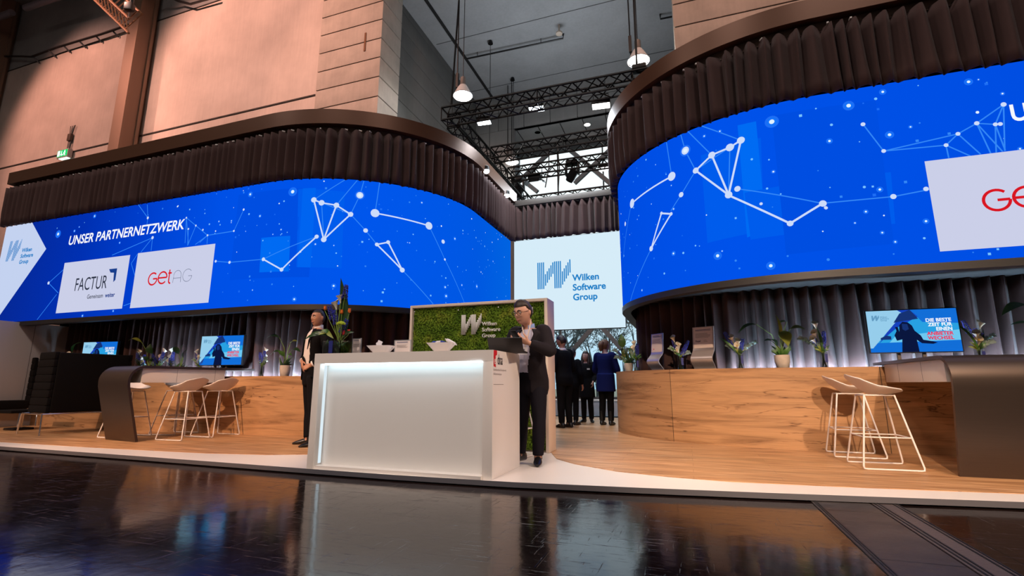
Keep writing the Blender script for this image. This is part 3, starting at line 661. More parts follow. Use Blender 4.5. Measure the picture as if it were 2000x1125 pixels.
right_groups = [
 (TR1, [(965, 580, 27), (885, 632, 29), (753, 688, 26), (636, 801, 23), (876, 979, 27), (940, 935, 22), (1562, 1043, 25), (461, 843, 34), (172, 1040, 36), (530, 977, 20), (560, 655, 30), (1855, 464, 15), (1585, 1075, 12)],
  bl((a, b_), (b_, c), (c, d_), (a, e), (c, e), (d_, e), (j, k))+dl((b_, e), (b_, d_), (c, (580, 515)), (a, (680, 475)), (d_, (560, 655)), ((560, 655), (526, 535)), (d_, i_), (j, (422, 590)), (f, g), (i_, (455, 1095))),
  [(1190, 445, 30), (1750, 328, 24), (1610, 586, 14), (560, 655, 28), (698, 549, 9), (812, 514, 9)],
  [([(672, 690), (1110, 560), (1135, 1240), (720, 1330)], P1), ([(940, 470), (1075, 440), (1150, 1240), (1010, 1290)], P2)]),
 (TR2, [(1107, 184, 19), (300, 119, 11), (361, 123, 12), (236, 341, 18), (1755, 15, 17), (925, 60, 9), (1330, 85, 9), (73, 185, 15)],
  bl(((1107, 184), (1312, 57)), ((1107, 184), (718, 5)), ((300, 119), (361, 123)), ((300, 119), (236, 341)), ((361, 123), (236, 341)))+dl(((1312, 57), (1755, 15)), ((236, 341), (105, 670)), ((112, 55), (60, 400)), ((1755, 15), (1985, -30))),
  [(653, 387, 18), (986, 450, 18), (1960, 170, 12), (1582, 110, 10), (376, 372, 11), (1767, 300, 9), (1685, 242, 9)],
  [([(1025, -20), (1360, -60), (1378, 165), (1052, 210)], P2), ([(820, -10), (1740, -140), (1768, 185), (860, 285)], P1)]),
 (TR3, [(520, 685, 10), (633, 832, 11), (975, 800, 11), (1040, 738, 11), (1143, 680, 12), (1290, 577, 13), (1245, 686, 11), (1272, 684, 11), (865, 1040, 13)],
  dl(((520, 685), (633, 832)), ((633, 832), (975, 800)), ((633, 832), (1040, 738)), ((975, 800), (1040, 738)), ((1040, 738), (1143, 680)), ((1143, 680), (1290, 577)), ((1143, 680), (1245, 686)), ((1245, 686), (1290, 577)), ((1290, 577), (1297, 832)), ((1143, 680), (1220, 845)), ((1143, 680), (1285, 835)), ((1245, 686), (1250, 840)), ((1245, 686), (1300, 830)), ((975, 800), (1110, 860)), ((1040, 738), (1165, 850)), ((975, 800), (990, 870))),
  [(665, 743, 14), (628, 508, 11), (1098, 453, 13), (612, 1043, 11), (336, 778, 10), (780, 700, 7), (1380, 820, 8)],
  [([(20, 640), (590, 552), (690, 1340), (100, 1400)], P0)])]
def tower(cv, side, label, mscr, ue):
    t = thing('led_tower', label, 'video wall', (0, 0, 0))
    s = MB(); ribbon(s, cv, .04, ue, ZB, ZT, 0, .10, mscr, .15, DARKROOM); scr = s.build('screen', t)
    s = MB(); ribbon(s, cv, 0, ue+.06, 5.12, 5.38, .14, .16, FASCIA, .15); s.build('fascia', t)
    s = MB(); ribbon(s, cv, 0, ue+.02, 5.00, 5.13, .02, .30, mat('fascia_back', (.10, .06, .04), .6), .2); s.build('curtain_rail', t)
    s = MB(); ribbon(s, cv, 0, ue, 4.16, 5.02, -.12, .06, DARKROOM, .25); ribbon(s, cv, 0, ue, 2.26, 4.2, -.11, .10, DARKROOM, .25); ribbon(s, cv, 0, ue, 2.02, ZB, .012, .14, mat('screen_sill', (.010, .009, .009), .5), .2)
    s.build('backing_frame', t)
    s = MB(); ribbon(s, cv, 0, ue, 2.20, 2.26, -.02, 1.75, DARKROOM, .3); s.build('soffit', t)
    return t, scr
TL, SL = tower(CL, -1, 'left curved video wall showing two partner cards and a white logo arrow', SCL, CL.L-.04)
TRr, SR = tower(CR, 1, 'right curved video wall with one large white partner card at its edge', SCR, CR.L-.1)
def cfn(cv): return lambda u, v, d: (lambda q: Vector((q.x, q.y, v)))(cv.at(u, .004+d))
uL = lambda X: CL.L-(X-(AX-11.30)); uR = lambda X: CR.L-(AX+8.4-X)
avL = [(uL(-7.3), 20, 2.1, 3.4), (uL(-8.1), 20, 3.4, 3.9), (uL(-11.9), 20, 2, 4.3)]
m = network(CL, left_groups, 11, 300, avL, CL.L-.3).bake(cfn(CL), MB(), .0010); m.build('network_pattern', SL, rev=False)
m = network(CR, right_groups, 23, 210, [(uR(2.5), 20, 2.2, 3.25)], CR.L-.3).bake(cfn(CR), MB(), .0010); m.build('network_pattern', SR, rev=False)
def onL(X, dz=0): return plane_fn((X, 6.0-.016, 0), (1, 0, 0), (0, 0, 1), (0, -1, 0))
def wordmark(d, x, y, s, m, bold=.0, shear=0, lead=1.08):
    for i, w_ in enumerate(('Wilken', 'Software', 'Group')): d.text(w_, x-i*shear*s*lead, y-i*s*lead, s, m, 2, bold, shear)
    return d
def getlogo(d, x, y, h, sh=0):
    r = h*.5; k = h*.13
    d.arc((x+r, y+r), r, 48, 360, k, RED); d.stroke([(x+r*2, y+r), (x+r*1.05, y+r)], k, RED)
    cx = x+r*3.25; d.arc((cx, y+r*1.05), r*.98, 0, 318, k, RED); d.stroke([(cx-r*.95, y+r*1.05), (cx+r, y+r*1.05)], k, RED)
    tx = x+r*4.75; d.stroke([(tx, y+h*1.15), (tx, y+h*.22)], k, RED); d.arc((tx+r*.45, y+h*.22), r*.45, 180, 270, k, RED, 2, 8); d.stroke([(tx-r*.28, y+h*.86), (tx+r*.5, y+h*.86)], k, RED)
    ax = x+r*5.75; q = h*.035
    d.stroke([(ax, y), (ax+r*.05, y+h*.55)], q, GREYI); d.arc((ax+r*.85, y+h*.6), r*.82, 0, 180, q, GREYI); d.stroke([(ax+r*1.67, y+h*.6), (ax+r*1.72, y)], q, GREYI); d.stroke([(ax, y+h*.38), (ax+r*1.7, y+h*.38)], q, GREYI)
    gx = ax+r*3.1; d.arc((gx, y+h*.53), r*1.02, 42, 352, q, GREYI); d.stroke([(gx+r*1.02, y+h*.47), (gx+r*.2, y+h*.47)], q, GREYI)
    return d
d = Draw(); d.rect(-11.43, 2.21, -9.565, 3.21, CARD)
d.text('FACTUR', -11.00, 2.62, .36, INK, 2, 0, .0, 'LEFT', .68); d.text('Gemeinsam', -10.58, 2.445, .115, INK, 2, .001, 0, 'LEFT', .82); d.text('weiter', -10.075, 2.445, .115, NAVY, 2, .003, 0, 'LEFT', .86)
d.poly([(-10.08, 2.98), (-9.86, 2.98), (-9.86, 2.76), (-9.91, 2.72), (-9.93, 2.90), (-10.03, 2.91)], NAVY, 2)
d.bake(onL(0), mm := MB()); mm.build('partner_card', SL, rev=False)
d = Draw(); d.rect(-9.36, 2.205, -7.465, 3.225, CARD); getlogo(d, -8.98, 2.60, .215); d.bake(onL(0), mm := MB()); mm.build('partner_card', SL, rev=False)
d = Draw(); d.text('UNSER PARTNERNETZWERK', -11.43, 3.575, .262, TXT, 2, .005, .13, 'LEFT', .93); d.bake(onL(0), mm := MB()); mm.build('heading', SL, rev=False)
d = Draw(); d.poly([(-13.62, 2.11), (-13.35, 2.11), (-12.10, 3.56), (-12.74, 4.19), (-13.62, 4.19)], CARD2)
d.wlogo(-13.40, 3.40, .44, WB, 2, .40, .10); wordmark(d, -12.90, 3.56, .115, WB, .004, .08); d.bake(onL(0), mm := MB()); mm.build('logo_arrow', SL, rev=False)
d = Draw(); d.rect(2.55, 2.215, 4.45, 3.215, CARD); getlogo(d, 2.98, 2.60, .215); d.bake(plane_fn((0, 6.13-.016, 0), (1, 0, 0), (0, 0, 1), (0, -1, 0)), mm := MB()); mm.build('partner_card', SR, rev=False)
d = Draw(); d.text('UNSER PARTNERNETZWERK', 3.33, 3.535, .262, TXT, 2, .006, .0, 'LEFT', .835); d.bake(plane_fn((0, 6.13-.016, 0), (1, 0, 0), (0, 0, 1), (0, -1, 0)), mm := MB()); mm.build('heading', SR, rev=False)
# back screen and its fascia
t = thing('led_screen', 'white screen with blue striped W logo hanging across the passage', 'screen', (-2.47, 10.7, 2.05)); x0, x1 = -3.70, -1.16
s = MB(); s.boxx(x0+2.47, x1+2.47, 0, .10, 0, 2.17, BLACK); s.build('cabinet', t)
d = Draw(); d.rect(x0+2.48, .012, x1+2.46, 2.16, glow('screen_white', S(214, 236, 248), 1)); d.wlogo(-3.12+2.47, .955, .63, WB, 2, .80); wordmark(d, -2.30+2.47, 1.10, .205, WB, .006); d.bake(plane_fn((0, -.004, 0), (1, 0, 0), (0, 0, 1), (0, -1, 0)), mm := MB()); mm.build('screen_face', t, rev=False)
s = MB(); s.boxx(-3.80, -1.05, 10.55, 10.75, 5.03, 5.17, mat('bronze_beam', (.075, .062, .055), .45, .3), .006); tag(s.build('fascia_beam'), 'brown beam joining the two towers above the white screen', 'beam')
# little lamps inside the left fascia nose
for (x, y), lab in (((950, 331), 'small round spotlight on the inner left fascia, nearer one'), ((990, 379), 'small round spotlight on the inner left fascia, further one')):
    q = CL.hit(x, y); p = CL.at(min(max(q[0], .1), 5), .20) if q else Vector((-3.6, 9)); p = aty(x, y, {950: 8.7, 990: 10.0}[x]); t = thing('fascia_spotlight', lab, 'spotlight', tuple(p))
    s = MB(); s.lathe([(.03, .10), (.06, .08), (.07, 0), (.06, 0)], (0, 0, -.02), BLACK_M, 12); s.build('housing', t, 40); s = MB(); s.ball((0, 0, -.03), .062, LCOOL, 10, 6); s.build('lens', t, 60)
# ================================================================ curtains
def curtain(name, label, cv, u0, u1, z0, z1, off, amp, per, seed, group='dark velvet curtains', rag=.02, tabs=True):
    rnd = random.Random(seed); o = thing(name, label, 'curtain', (0, 0, 0), 0, group); m = MB(); folds = []; u = u0
    while u < u1: w = per*rnd.uniform(.65, 1.5); folds.append((u, w, rnd.uniform(.55, 1.15), rnd.uniform(-.5, .5))); u += w
    rows = 7; grid = []; hk = []
    for (fu, fw, fa, fs) in folds:
        for k in range(14):
            t = k/14; col = []
            for r_ in range(rows):
                v = r_/(rows-1); sk = fs*fw*.55*(1-v)                      # folds lean a little towards the hem
                u_ = fu+t*fw+sk*sin(pi*t); w_ = .66+.34*sin(pi*t/.43) if t < .43 else .66*abs(2*(t-.43)/.57-1)
                q = cv.at(min(max(u_, u0), u1), off+amp*(.7+.3*fa)*(w_-.55)*(.62+.38*min(1, v*4))); z = z0+(z1-z0)*v+(rag*(fa-.9)*.5 if r_ == 0 else 0)
                col.append(m.V((q.x, q.y, z)))
            grid.append(col)
        if tabs and rnd.random() < .45:
            q = cv.at(min(fu, u1), off+.01); hk.append((q.x, q.y, z1+.012, rnd.uniform(0, 3)))
    for A_, B2 in zip(grid, grid[1:]):
        for k in range(rows-1): m.face([A_[k], B2[k], B2[k+1], A_[k+1]], CURT, True)
    f = m.build('cloth', o, rev=False); sm = f.modifiers.new('thickness', 'SOLIDIFY'); sm.thickness = .006
    h0 = None
    for x, y, z, a in hk:
        if h0 is None: s = MB(); s.box((0, 0, 0), (.05, .02, .018), WHITE_PL); h = h0 = s.build('hook', o)  # small white tabs scattered along the top of the cloth
        else: h = h0.copy(); COL.objects.link(h)
        h.location = (x, y, z); h.rotation_euler = (0, 0, a)
    return o
curtain('valance_curtain', 'dark curtain strip above the left video wall', CL, .02, CL.L, 4.17, 5.03, .08, .15, .150, 1)
curtain('valance_curtain', 'dark curtain strip above the right video wall', CR, .02, CR.L-.1, 4.17, 5.03, .08, .15, .158, 2)
WLc = Curve(-1, 1.15, 4.8, 9.0, 6.45, 10.5, 10.6); WRc = Curve(1, 1.13, 3.8, 9.35, 7.25, 8.5, 10.6)
curtain('backdrop_curtain', 'dark curtain behind the plants on the left oak counter', WLc.offset(-.46), .05, WLc.L-.2, .9, 2.19, 0, .16, .165, 3)
curtain('backdrop_curtain', 'dark curtain behind the plants on the right oak counter', WRc.offset(-.46), .05, WRc.L-.1, .98, 2.22, 0, .16, .165, 4)
ST = object.__new__(Curve); ST.sg = 1; ST.set([(-3.80, 10.66), (-1.0, 10.66)])
curtain('valance_curtain', 'grey-lit curtain strip above the white screen in the passage', ST, 0, 2.8, 4.2, 5.02, .04, .13, .14, 5)
# ================================================================ oak counters under the towers
def oak(cv, lab, zt, uled, wm=None):
    t = thing('oak_counter', lab, 'counter', (0, 0, 0))
    s = MB(); ribbon(s, cv, 0, cv.L-.05, .06, zt, 0, .04, wm or WOODL, .12); s.build('front_panel', t)
    s = MB(); ribbon(s, cv, 0, cv.L-.05, zt-.045, zt-.012, -.0405, .235, BLACK, .2); ribbon(s, cv, 0, cv.L-.05, zt-.14, zt-.11, -.0405, .30, BLACK, .2); s.build('shelf', t)
    s = MB(); ribbon(s, cv, uled[0], uled[1], zt-.105, zt-.085, -.295, .03, LSTRIP, .2); s.build('led_strip', t)
    return t
uu = lambda cv, x, y: cv.hit(x, y)[0]
oak(WLc, 'curved oak counter on the left, under the left video wall', 1.00, (uu(WLc, 590, 740), uu(WLc, 285, 740)))
oak(WRc, 'curved oak counter on the right, under the right video wall', 1.08, (uu(WRc, 1420, 720), WRc.L-.4), wood_wall('oak_veneer_right', (.47, .265, .125, 1), (.20, .095, .038, 1), (uu(WRc, 1312, 790), uu(WRc, 1728, 790), uu(WRc, 1728, 790)+2.6)))
# ================================================================ reception counter
t = thing('reception_counter', 'white reception counter with backlit front panel and red-black lettering on its side', 'counter', (-2.62, 4.55, .055))
def L(x0, x1, y0, y1, z0, z1): return (x0+2.62, x1+2.62, y0-4.55, y1-4.55, z0-.055, z1-.055)
s = MB()
s.boxx(*L(-3.590, -3.515, 4.135, 4.95, .056, 1.0755), WHITE, .002); s.boxx(*L(-1.745, -1.650, 4.185, 4.95, .056, 1.0755), WHITE, .002)
s.prism([(-3.59+2.62, 4.135-4.55), (-1.65+2.62, 4.185-4.55), (-1.65+2.62, .40), (-3.59+2.62, .40)], 2, 1.075-.055, 1.176-.055, WHITE)
s.boxx(*L(-3.52, -1.74, 4.15, 4.30, .056, .085), WHITE); s.build('body', t)
s = MB(); s.boxx(*L(-3.515, -1.745, 4.255, 4.29, .085, 1.075), mat('front_panel_white', S(222, 220, 216), .45)); s.build('front_panel', t)
s = MB(); s.boxx(*L(-3.50, -1.755, 4.175, 4.20, 1.062, 1.074), glow('counter_led', (.72, .90, 1, 1), 11)); s.boxx(*L(-3.513, -3.508, 4.20, 4.235, .10, 1.06), glow('reveal_glow', (.8, .93, 1, 1), .9)); s.build('led_strip', t)  # side strip glows in place of the lit left reveal
d = Draw(); RB = mat('red_print', S(205, 22, 30), .5); KB = mat('black_print', S(38, 32, 32), .5); GB = mat('grey_print', S(120, 108, 104), .5)
d.poly([(.0, .01), (.055, -.0), (.05, .105), (.085, .115), (.085, .155), (.0, .155)], RB); d.text('e', .012, .03, .10, WHITE, 2.5, .001, 0, 'LEFT', .75); d.text('dna', .092, .03, .135, KB, 2, .001, 0, 'LEFT', .72)
d.text('Bundesverband Energiemarkt', .0, -.03, .028, GB, 2); d.text('& Kommunikation', .0, -.068, .028, GB, 2); d.rect(.0, -.155, .26, -.151, GB)
d.bake(plane_fn((-1.65+2.62+.001, 4.205-4.55, .965), (0, 1, 0), (0, 0, 1), (1, 0, 0)), mm := MB(), .0006); mm.build('lettering', t, rev=False)
# green wall behind it
t = thing('moss_partition', 'green moss wall in a cream frame with white striped W logo', 'green wall', (-2.61, 5.96, .0605))
s = MB(); x0, x1, zt, dp = -.985, .995, 1.885, .34
s.boxx(x0, x0+.035, 0, dp, 0, zt, CREAM, .003); s.boxx(x1-.04, x1, 0, dp, 0, zt, CREAM, .003); s.boxx(x0+.035, x1-.04, 0, dp, zt-.035, zt, CREAM, .003); s.boxx(x0+.035, x1-.04, .12, dp, 0, .03, CREAM); s.build('frame', t)
s = MB(); rnd = random.Random(4); nx, nz = 120, 112; g = []
for i in range(nx+1):
    c = []
    for k in range(nz+1):
        X = x0+.036+(x1-x0-.077)*i/nx; Z = .02+(zt-.06)*k/nz
        h = noise.noise(Vector((X*9, Z*9, 0)))*.5+noise.noise(Vector((X*26, Z*26, 3)))*.5+noise.noise(Vector((X*60, Z*60, 7)))*.3
        c.append(s.V((X, .045-.028*h, Z)))
    g.append(c)
for i in range(nx):
    for k in range(nz): s.face([g[i][k], g[i+1][k], g[i+1][k+1], g[i][k+1]], MOSS, True)
s.build('moss', t, rev=False)
d = Draw(); LW = mat('logo_plate_white', S(232, 230, 226), .45)
d.wlogo(-.20, 1.455, .265, LW, 2, .295); wordmark(d, .098, 1.565, .072, LW, .001)
d.bake(plane_fn((0, .012, 0), (1, 0, 0), (0, 0, 1), (0, -1, 0)), mm := MB(), .001); o = mm.build('logo', t, rev=False); sm = o.modifiers.new('depth', 'SOLIDIFY'); sm.thickness = .012
for q in ((-.92, 1.80), (-.25, 1.79), (.33, 1.80)):
    s = MB(); s.ball((q[0], .01, q[1]), .009, LW, 8, 5); s.build('fixing_pin', t, 60)
s = MB(); s.prism([(.77, 1.74), (.80, 1.78), (.80, 1.70)], 1, .0, .03, LW); s.build('bracket', t)
# ================================================================ bent steel bar tables
def bar_table(lab, loc, rz, y1, bt, side, ap):
    t = thing('bar_table', lab, 'bar table', loc, rz); w = .79; s = MB(); top = 1.075
    out = [(bt, 0), (.02, top-.30)]; n = 8
    for i in range(n+1): a = pi-pi/2*i/n; out.append((.02-.005+.22+.22*cos(a), top-.22+.22*sin(a)))
    out.append((y1, top)); inn = []
    for y, z in out: inn.append((y, z))
    th = .035; inner = [(y1, top-th)]
    for i in range(n+1): a = pi/2+pi/2*i/n; inner.append((.235+.19*cos(a), top-.22+.185*sin(a)))
    inner += [(.055, top-.30), (bt+.035, 0)]
    poly = out+inner; s.prism(poly, 0, -w/2, w/2, BRUSH); o = s.build('bent_top', t, 35)
    s = MB(); s.boxx(-w/2+.03, w/2-.03, .20, y1-ap, top-.245, top-th-.002, WHITE, .004); s.build('apron', t)
    s = MB()
    for f in (.36, .8):
        yy = .2+(y1-.62)*f; s.boxx(side*(w/2-.03)-.001, side*(w/2-.03)+.001, yy, yy+.003, top-.24, top-.04, GAP)
    s.build('apron_joint', t); return t
bar_table('bent dark steel bar table reaching the left oak counter, four white stools around it', (-7.87, 4.93, .06), R(-7), 1.98, .22, 1, .52)
bar_table('bent dark steel bar table at the right, two white stools on its left', (2.635, 5.52, .06), 0, 1.98, .17, -1, .28)
# ================================================================ bar stools
def stool(lab, x, y, rz, grp):
    t = thing('bar_stool', lab, 'bar stool', (x, y, .06), rz, grp)
    for sg in (-1, 1):
        s = MB(); P_ = lambda f, v: Vector((f, 0, v))
        pts = [(-.13, sg*.115, .70), (-.13, sg*.118, .695), (-.245, sg*.232, .035), (-.242, sg*.235, .012), (-.22, sg*.236, .009), (.22, sg*.236, .009), (.242, sg*.235, .012), (.245, sg*.232, .035), (.13, sg*.118, .695), (.13, sg*.115, .70)]
        s.tube(pts, .009, WHITE_PL, 8); s.build('leg_frame', t, 50)
    s = MB(); q = lambda f, v, z=.30: (f*(.245-.115*z/.7), v*(.236-.118*z/.7), z)
    s.tube([q(-1, -1), q(1, -1), q(1, 1), q(-1, 1)], .007, WHITE_PL, 8, True, None, True); s.build('footrest', t, 50)
    s = MB(); s.tube([(-.13, -.115, .70), (.13, -.115, .70), (.13, .115, .70), (-.13, .115, .70)], .008, WHITE_PL, 8, True, None, True); s.build('seat_frame', t, 50)
    s = MB(); nu, nv = 20, 16; G = []
    for i in range(nu+1):
        a = -1+2*i/nu; row = []
        for j in range(nv+1):
            c = -1+2*j/nv; f = a*sqrt(1-c*c*.45); v = c*sqrt(1-a*a*.40)
            x_ = f*.215+.012; y_ = v*.235; rr = hypot(f, v)
            z = .700+.10*rr**2.0*(1 if f < 0 else 1-.55*f)+.135*max(0, -f-.1)**1.3*(1-.3*abs(v))
            row.append(s.V((x_-.05*max(0, -f-.4), y_, z)))
        G.append(row)
    for i in range(nu):
        for j in range(nv): s.face([G[i][j], G[i+1][j], G[i+1][j+1], G[i][j+1]], WHITE_PL, True)
    o = s.build('seat', t, rev=False); sm = o.modifiers.new('shell', 'SOLIDIFY'); sm.thickness = .014; sm.offset = -1; sm2 = o.modifiers.new('smooth', 'SUBSURF'); sm2.levels = 1; sm2.render_levels = 1
    return t
s1 = stool('white wire bar stool at the left bent table, nearest to the camera', -7.20, 5.62, R(183), 'white wire bar stools')
place(s1, 'white wire bar stool at the left bent table, nearest to the oak counter', (-7.17, 6.14, .06), R(178))
place(s1, 'white wire bar stool behind the front stool at the left bent table', (-8.08, 6.14, .06), R(8))
place(s1, 'white wire bar stool behind the left bent table, mostly hidden by its steel leg', (-8.36, 5.55, .06), R(2))
place(s1, 'white wire bar stool at the right bent table, in front', (1.79, 6.07, .06), R(2))
place(s1, 'white wire bar stool at the right bent table, rear one close to the oak counter', (1.77, 6.90, .06), R(-3))
place(s1, 'white wire bar stool hidden behind the reception counter, two legs beside the standing man', (-1.98, 5.62, .06), R(80))
# ================================================================ TV screens
TVC = dict(sky=glow('tv_sky', S(40, 160, 225), 1), sky2=glow('tv_sky_light', S(110, 200, 240), 1), wh=glow('tv_white', S(150, 205, 235), 1), navy=glow('tv_navy', S(22, 66, 190), 1), fig=glow('tv_figure', S(10, 22, 62), 1), fig2=glow('tv_figure_mid', S(22, 50, 115), 1), red=glow('tv_red', S(235, 30, 75), 1), tx=glow('tv_text', S(240, 248, 255), 1), lg=glow('tv_logo', S(30, 110, 160), 1), deep=glow('tv_deep', S(18, 110, 215), 1))
def tv(lab, loc, rz, W_=.96, lg=.11):
    t = thing('tv_monitor', lab, 'monitor', loc, rz, 'advertising monitors'); H_ = W_*.57
    s = MB(); s.box((0, .03, H_/2), (W_, .05, H_), BLACK, 0, .006); s.build('bezel', t)
    w, h = W_-.024, H_-.024; d = Draw(); X = lambda a: (a-.5)*w; Z = lambda c: .012+c*h
    def pg(p, m, l): d.poly([(X(x), Z(1-y)) for x, y in p], m, l)
    pg([(0, 0), (1, 0), (1, 1), (0, 1)], TVC['sky'], 1); pg([(.3, .62), (1, .5), (1, .78), (.2, .82)], TVC['sky2'], 1.2); pg([(.5, 0), (1, 0), (1, .35), (.62, .3)], TVC['deep'], 1.2); pg([(0, .78), (1, .74), (1, 1), (0, 1)], TVC['deep'], 1.3)
    pg([(.36, 0), (.50, 0), (.58, .17), (.33, .42), (.20, .62), (.10, .80), (.22, .5)], TVC['navy'], 1.5)
    pg([(0, 0), (.36, 0), (.42, .09), (.03, .90), (0, .90)], TVC['wh'], 1.6)
    pg([(.36, .36), (.40, .28), (.46, .30), (.50, .38), (.52, .50), (.58, .62), (.60, .72), (.70, .76), (.75, .79), (.70, .82), (.58, .80), (.53, .72), (.54, 1), (.35, 1), (.37, .70), (.31, .73), (.29, .60), (.32, .50), (.31, .40), (.34, .40), (.35, .52)], TVC['fig'], 1.8)
    pg([(.30, .30), (.38, .08), (.50, .0), (.58, .22), (.50, .24), (.42, .26)], TVC['fig2'], 1.7); pg([(.39, .33), (.45, .34), (.46, .46), (.42, .50), (.39, .46)], TVC['fig2'], 1.9)
    pg([(.13, .66), (.20, .60), (.25, .62), (.25, .70), (.13, .70)], TVC['fig2'], 1.65)
    d.wlogo(X(.06), Z(.76), h*.13, TVC['lg'], 2.2)
    for i in range(3): d.text(('Wilken', 'Software', 'Group')[i], X(.155), Z(.83-.04*i), h*.05, TVC['lg'], 2.2)
    for i, tx in enumerate(('DIE BESTE', 'ZEIT FÜR', 'EINEN', 'ANBIETER', 'WECHSEL')): d.text(tx, X(.93), Z(.70-.105*i), h*.112, TVC['tx'] if i < 3 else TVC['red'], 2.4, .002, 0, 'RIGHT', 1.0)
    d.bake(plane_fn((0, .005, 0), (1, 0, 0), (0, 0, 1), (0, -1, 0)), mm := MB(), .0012); mm.build('picture', t, rev=False)
    s = MB()
    for x in (-.16, .10): s.boxx(x-.018, x+.018, .05, .075, -lg+.01, H_*.6, mat('stand_grey', (.12, .10, .09), .5, .4))
    s.boxx(-.32, .30, -.02, .16, -lg, -lg+.012, BLACK_M); s.build('stand', t); return t
p = WRc.hit(1782, 640); q = WRc.at(p[0], -.16); P0_ = Vector((q.x, q.y, 1.22))
tvr = tv('monitor with umbrella picture on the right oak counter beside the bent table', (atx(1782, 640, 1).x*0+aty(1782, 640, 7.36).x, 7.36, 1.245), 0, .955)
tv('monitor with umbrella picture on the left oak counter, behind the white stools', (aty(431, 690, 6.62).x, 6.62, 1.192), R(4), .945, .056)
tv('monitor on the left oak counter half hidden by the black sofa back', (aty(193, 690, 6.72).x, 6.72, 1.21), R(6), .90, .22)
# ================================================================ black lounge sofas at the far left
def sofa(lab, x, y, rz, gl):
    t = thing('lounge_sofa', lab, 'sofa', (x, y, .06), rz, 'black high-back lounge sofas')
    # local frame: seat faces -x, long along y
    LG = 1.02; s = MB(); s.box((.36, LG/2, .84), (.10, LG, .98), BLACKFAB, 0, .03); s.build('backrest', t)
    for yy in (-.02, LG+.02):
        s = MB()
        for i in range(8):
            z0 = .34+i*.125; x0 = -.30+.10*i/7
            s.box(((x0+.36)/2+.02, yy, z0+.0625), (.38-x0, .07, .122), BLACKFAB, 0, .02)
        s.box((.05, yy, .84), (.52, .05, .94), BLACKFAB); s.build('side_wing', t)
    s = MB(); s.box((-.02, LG/2, .42), (.72, LG-.08, .16), BLACKFAB, 0, .04); s.build('seat_cushion', t)
    s = MB(); ya, yb = -.10, LG+.06
    s.tube([(-.40, ya, 0), (-.36, ya, .30), (-.32, ya, .33), (.40, ya, .33), (.43, ya, .33)], .013, CHROME, 8); s.tube([(.43, ya, .33), (.43, yb, .33)], .013, CHROME, 8)
    s.tube([(-.40, yb, 0), (-.36, yb, .30), (-.32, yb, .33), (.43, yb, .33)], .013, CHROME, 8); s.tube([(-.34, ya, .33), (-.34, yb, .33)], .013, CHROME, 8); s.build('frame', t, 50)
    for yy in (ya, yb):
        s = MB(); s.tube([(.43, yy, .33), (.46, yy, 0)], .012, CHROME, 8); s.build('leg', t, 50)
    return t
sf = sofa('black ribbed high-back sofa on chrome legs in front of the left oak counter', -10.22, 5.36, R(-9), None)
place(sf, 'black high-back sofa at the very left edge, facing the ribbed one', (-12.62, 6.32, .06), R(176))
s = MB(); s.box((0, 0, .33), (.62, .62, .05), BLACKFAB, 0, .02); s.box((0, 0, .02), (.30, .30, .04), BLACK_M, 0, .01); s.lathe([(.04, .04), (.04, .31)], (0, 0, 0), CHROME, 10); o = s.build('low_table', None, 40); o.location = (-11.45, 5.75, .06); tag(o, 'low black table between the black sofas', 'table')
# white partition closing the stand on the left
A = aty(112, 636, 6.62); x_ = A.x
s = MB(); s.boxx(x_-.05, x_, 4.9, 7.05, .06, A.z, mat('partition_white', S(190, 180, 176), .55), .004)
for y in (5.6, 6.25): s.boxx(x_-.001, x_+.001, y, y+.006, .06, A.z, GAP)
tag(s.build('partition_panel'), 'white partition closing the left end of the stand', 'partition')
# ================================================================ sign holders
PAPER = mat('paper', S(222, 208, 200), .7); INKP = mat('print_ink', S(58, 52, 66), .7); BLUEP = mat('print_blue', S(46, 60, 110), .7); ACR = mat('holder_silver', S(190, 180, 178), .3, .6)
def flyer_lines(d, w, h, head, n, rnd, y0=.80):
    for i in range(head): d.rect(-w*.36, h*(y0+.08-.045*i), w*(.25+rnd.uniform(-.1, .12)), h*(y0+.102-.045*i), BLUEP, 1)
    for i in range(n): d.rect(-w*.36, h*(y0-.10-.04*i), w*(.32+rnd.uniform(-.12, .06)), h*(y0-.087-.04*i), GB, 1)
def wave_holder(lab, loc, rz, H, w, seed, word):
    t = thing('leaflet_stand', lab, 'leaflet stand', loc, rz); s = MB(); out = []
    for i in range(25):
        v = i/24; z = H*v; y = .050*cos(2*pi*v/.5)*(1 if v < .5 else 0)+(.05+.05*(v-.5) if v >= .5 else 0); out.append((y, z))
    th = .012; a = [s.V((-w/2, y, z)) for y, z in out]; b2 = [s.V((w/2, y, z)) for y, z in out]; a2 = [s.V((-w/2, y+th, z)) for y, z in out]; b3 = [s.V((w/2, y+th, z)) for y, z in out]
    for i in range(24):
        s.face([a[i], b2[i], b2[i+1], a[i+1]], ACR, True); s.face([a2[i], a2[i+1], b3[i+1], b3[i]], ACR, True); s.face([a[i], a[i+1], a2[i+1], a2[i]], ACR); s.face([b2[i], b3[i], b3[i+1], b2[i+1]], ACR)
    s.face([a[0], a2[0], b3[0], b2[0]], ACR); s.face([a[-1], b2[-1], b3[-1], a2[-1]], ACR); s.build('stand', t)
    d = Draw(); h = H*.48; d.rect(-w*.44, 0, w*.44, h, PAPER, 0); rnd = random.Random(seed); flyer_lines(d, w, h, 2, 6, rnd)
    if word: d.text(word, -w*.36, h*.30, h*.12, INKP, 1, .001); d.rect(w*.02, h*.30, w*.2, h*.315, GB, 1); d.rect(w*.02, h*.36, w*.16, h*.375, GB, 1)
    else: d.disc((-w*.25, h*.17), h*.035, RB, 1)
    d.bake(plane_fn((0, .047, H*.505), (1, 0, 0), (0, .05/H*1.0, 1), (0, -1, 0)), mm := MB(), .001); mm.build('leaflet', t, rev=False); return t
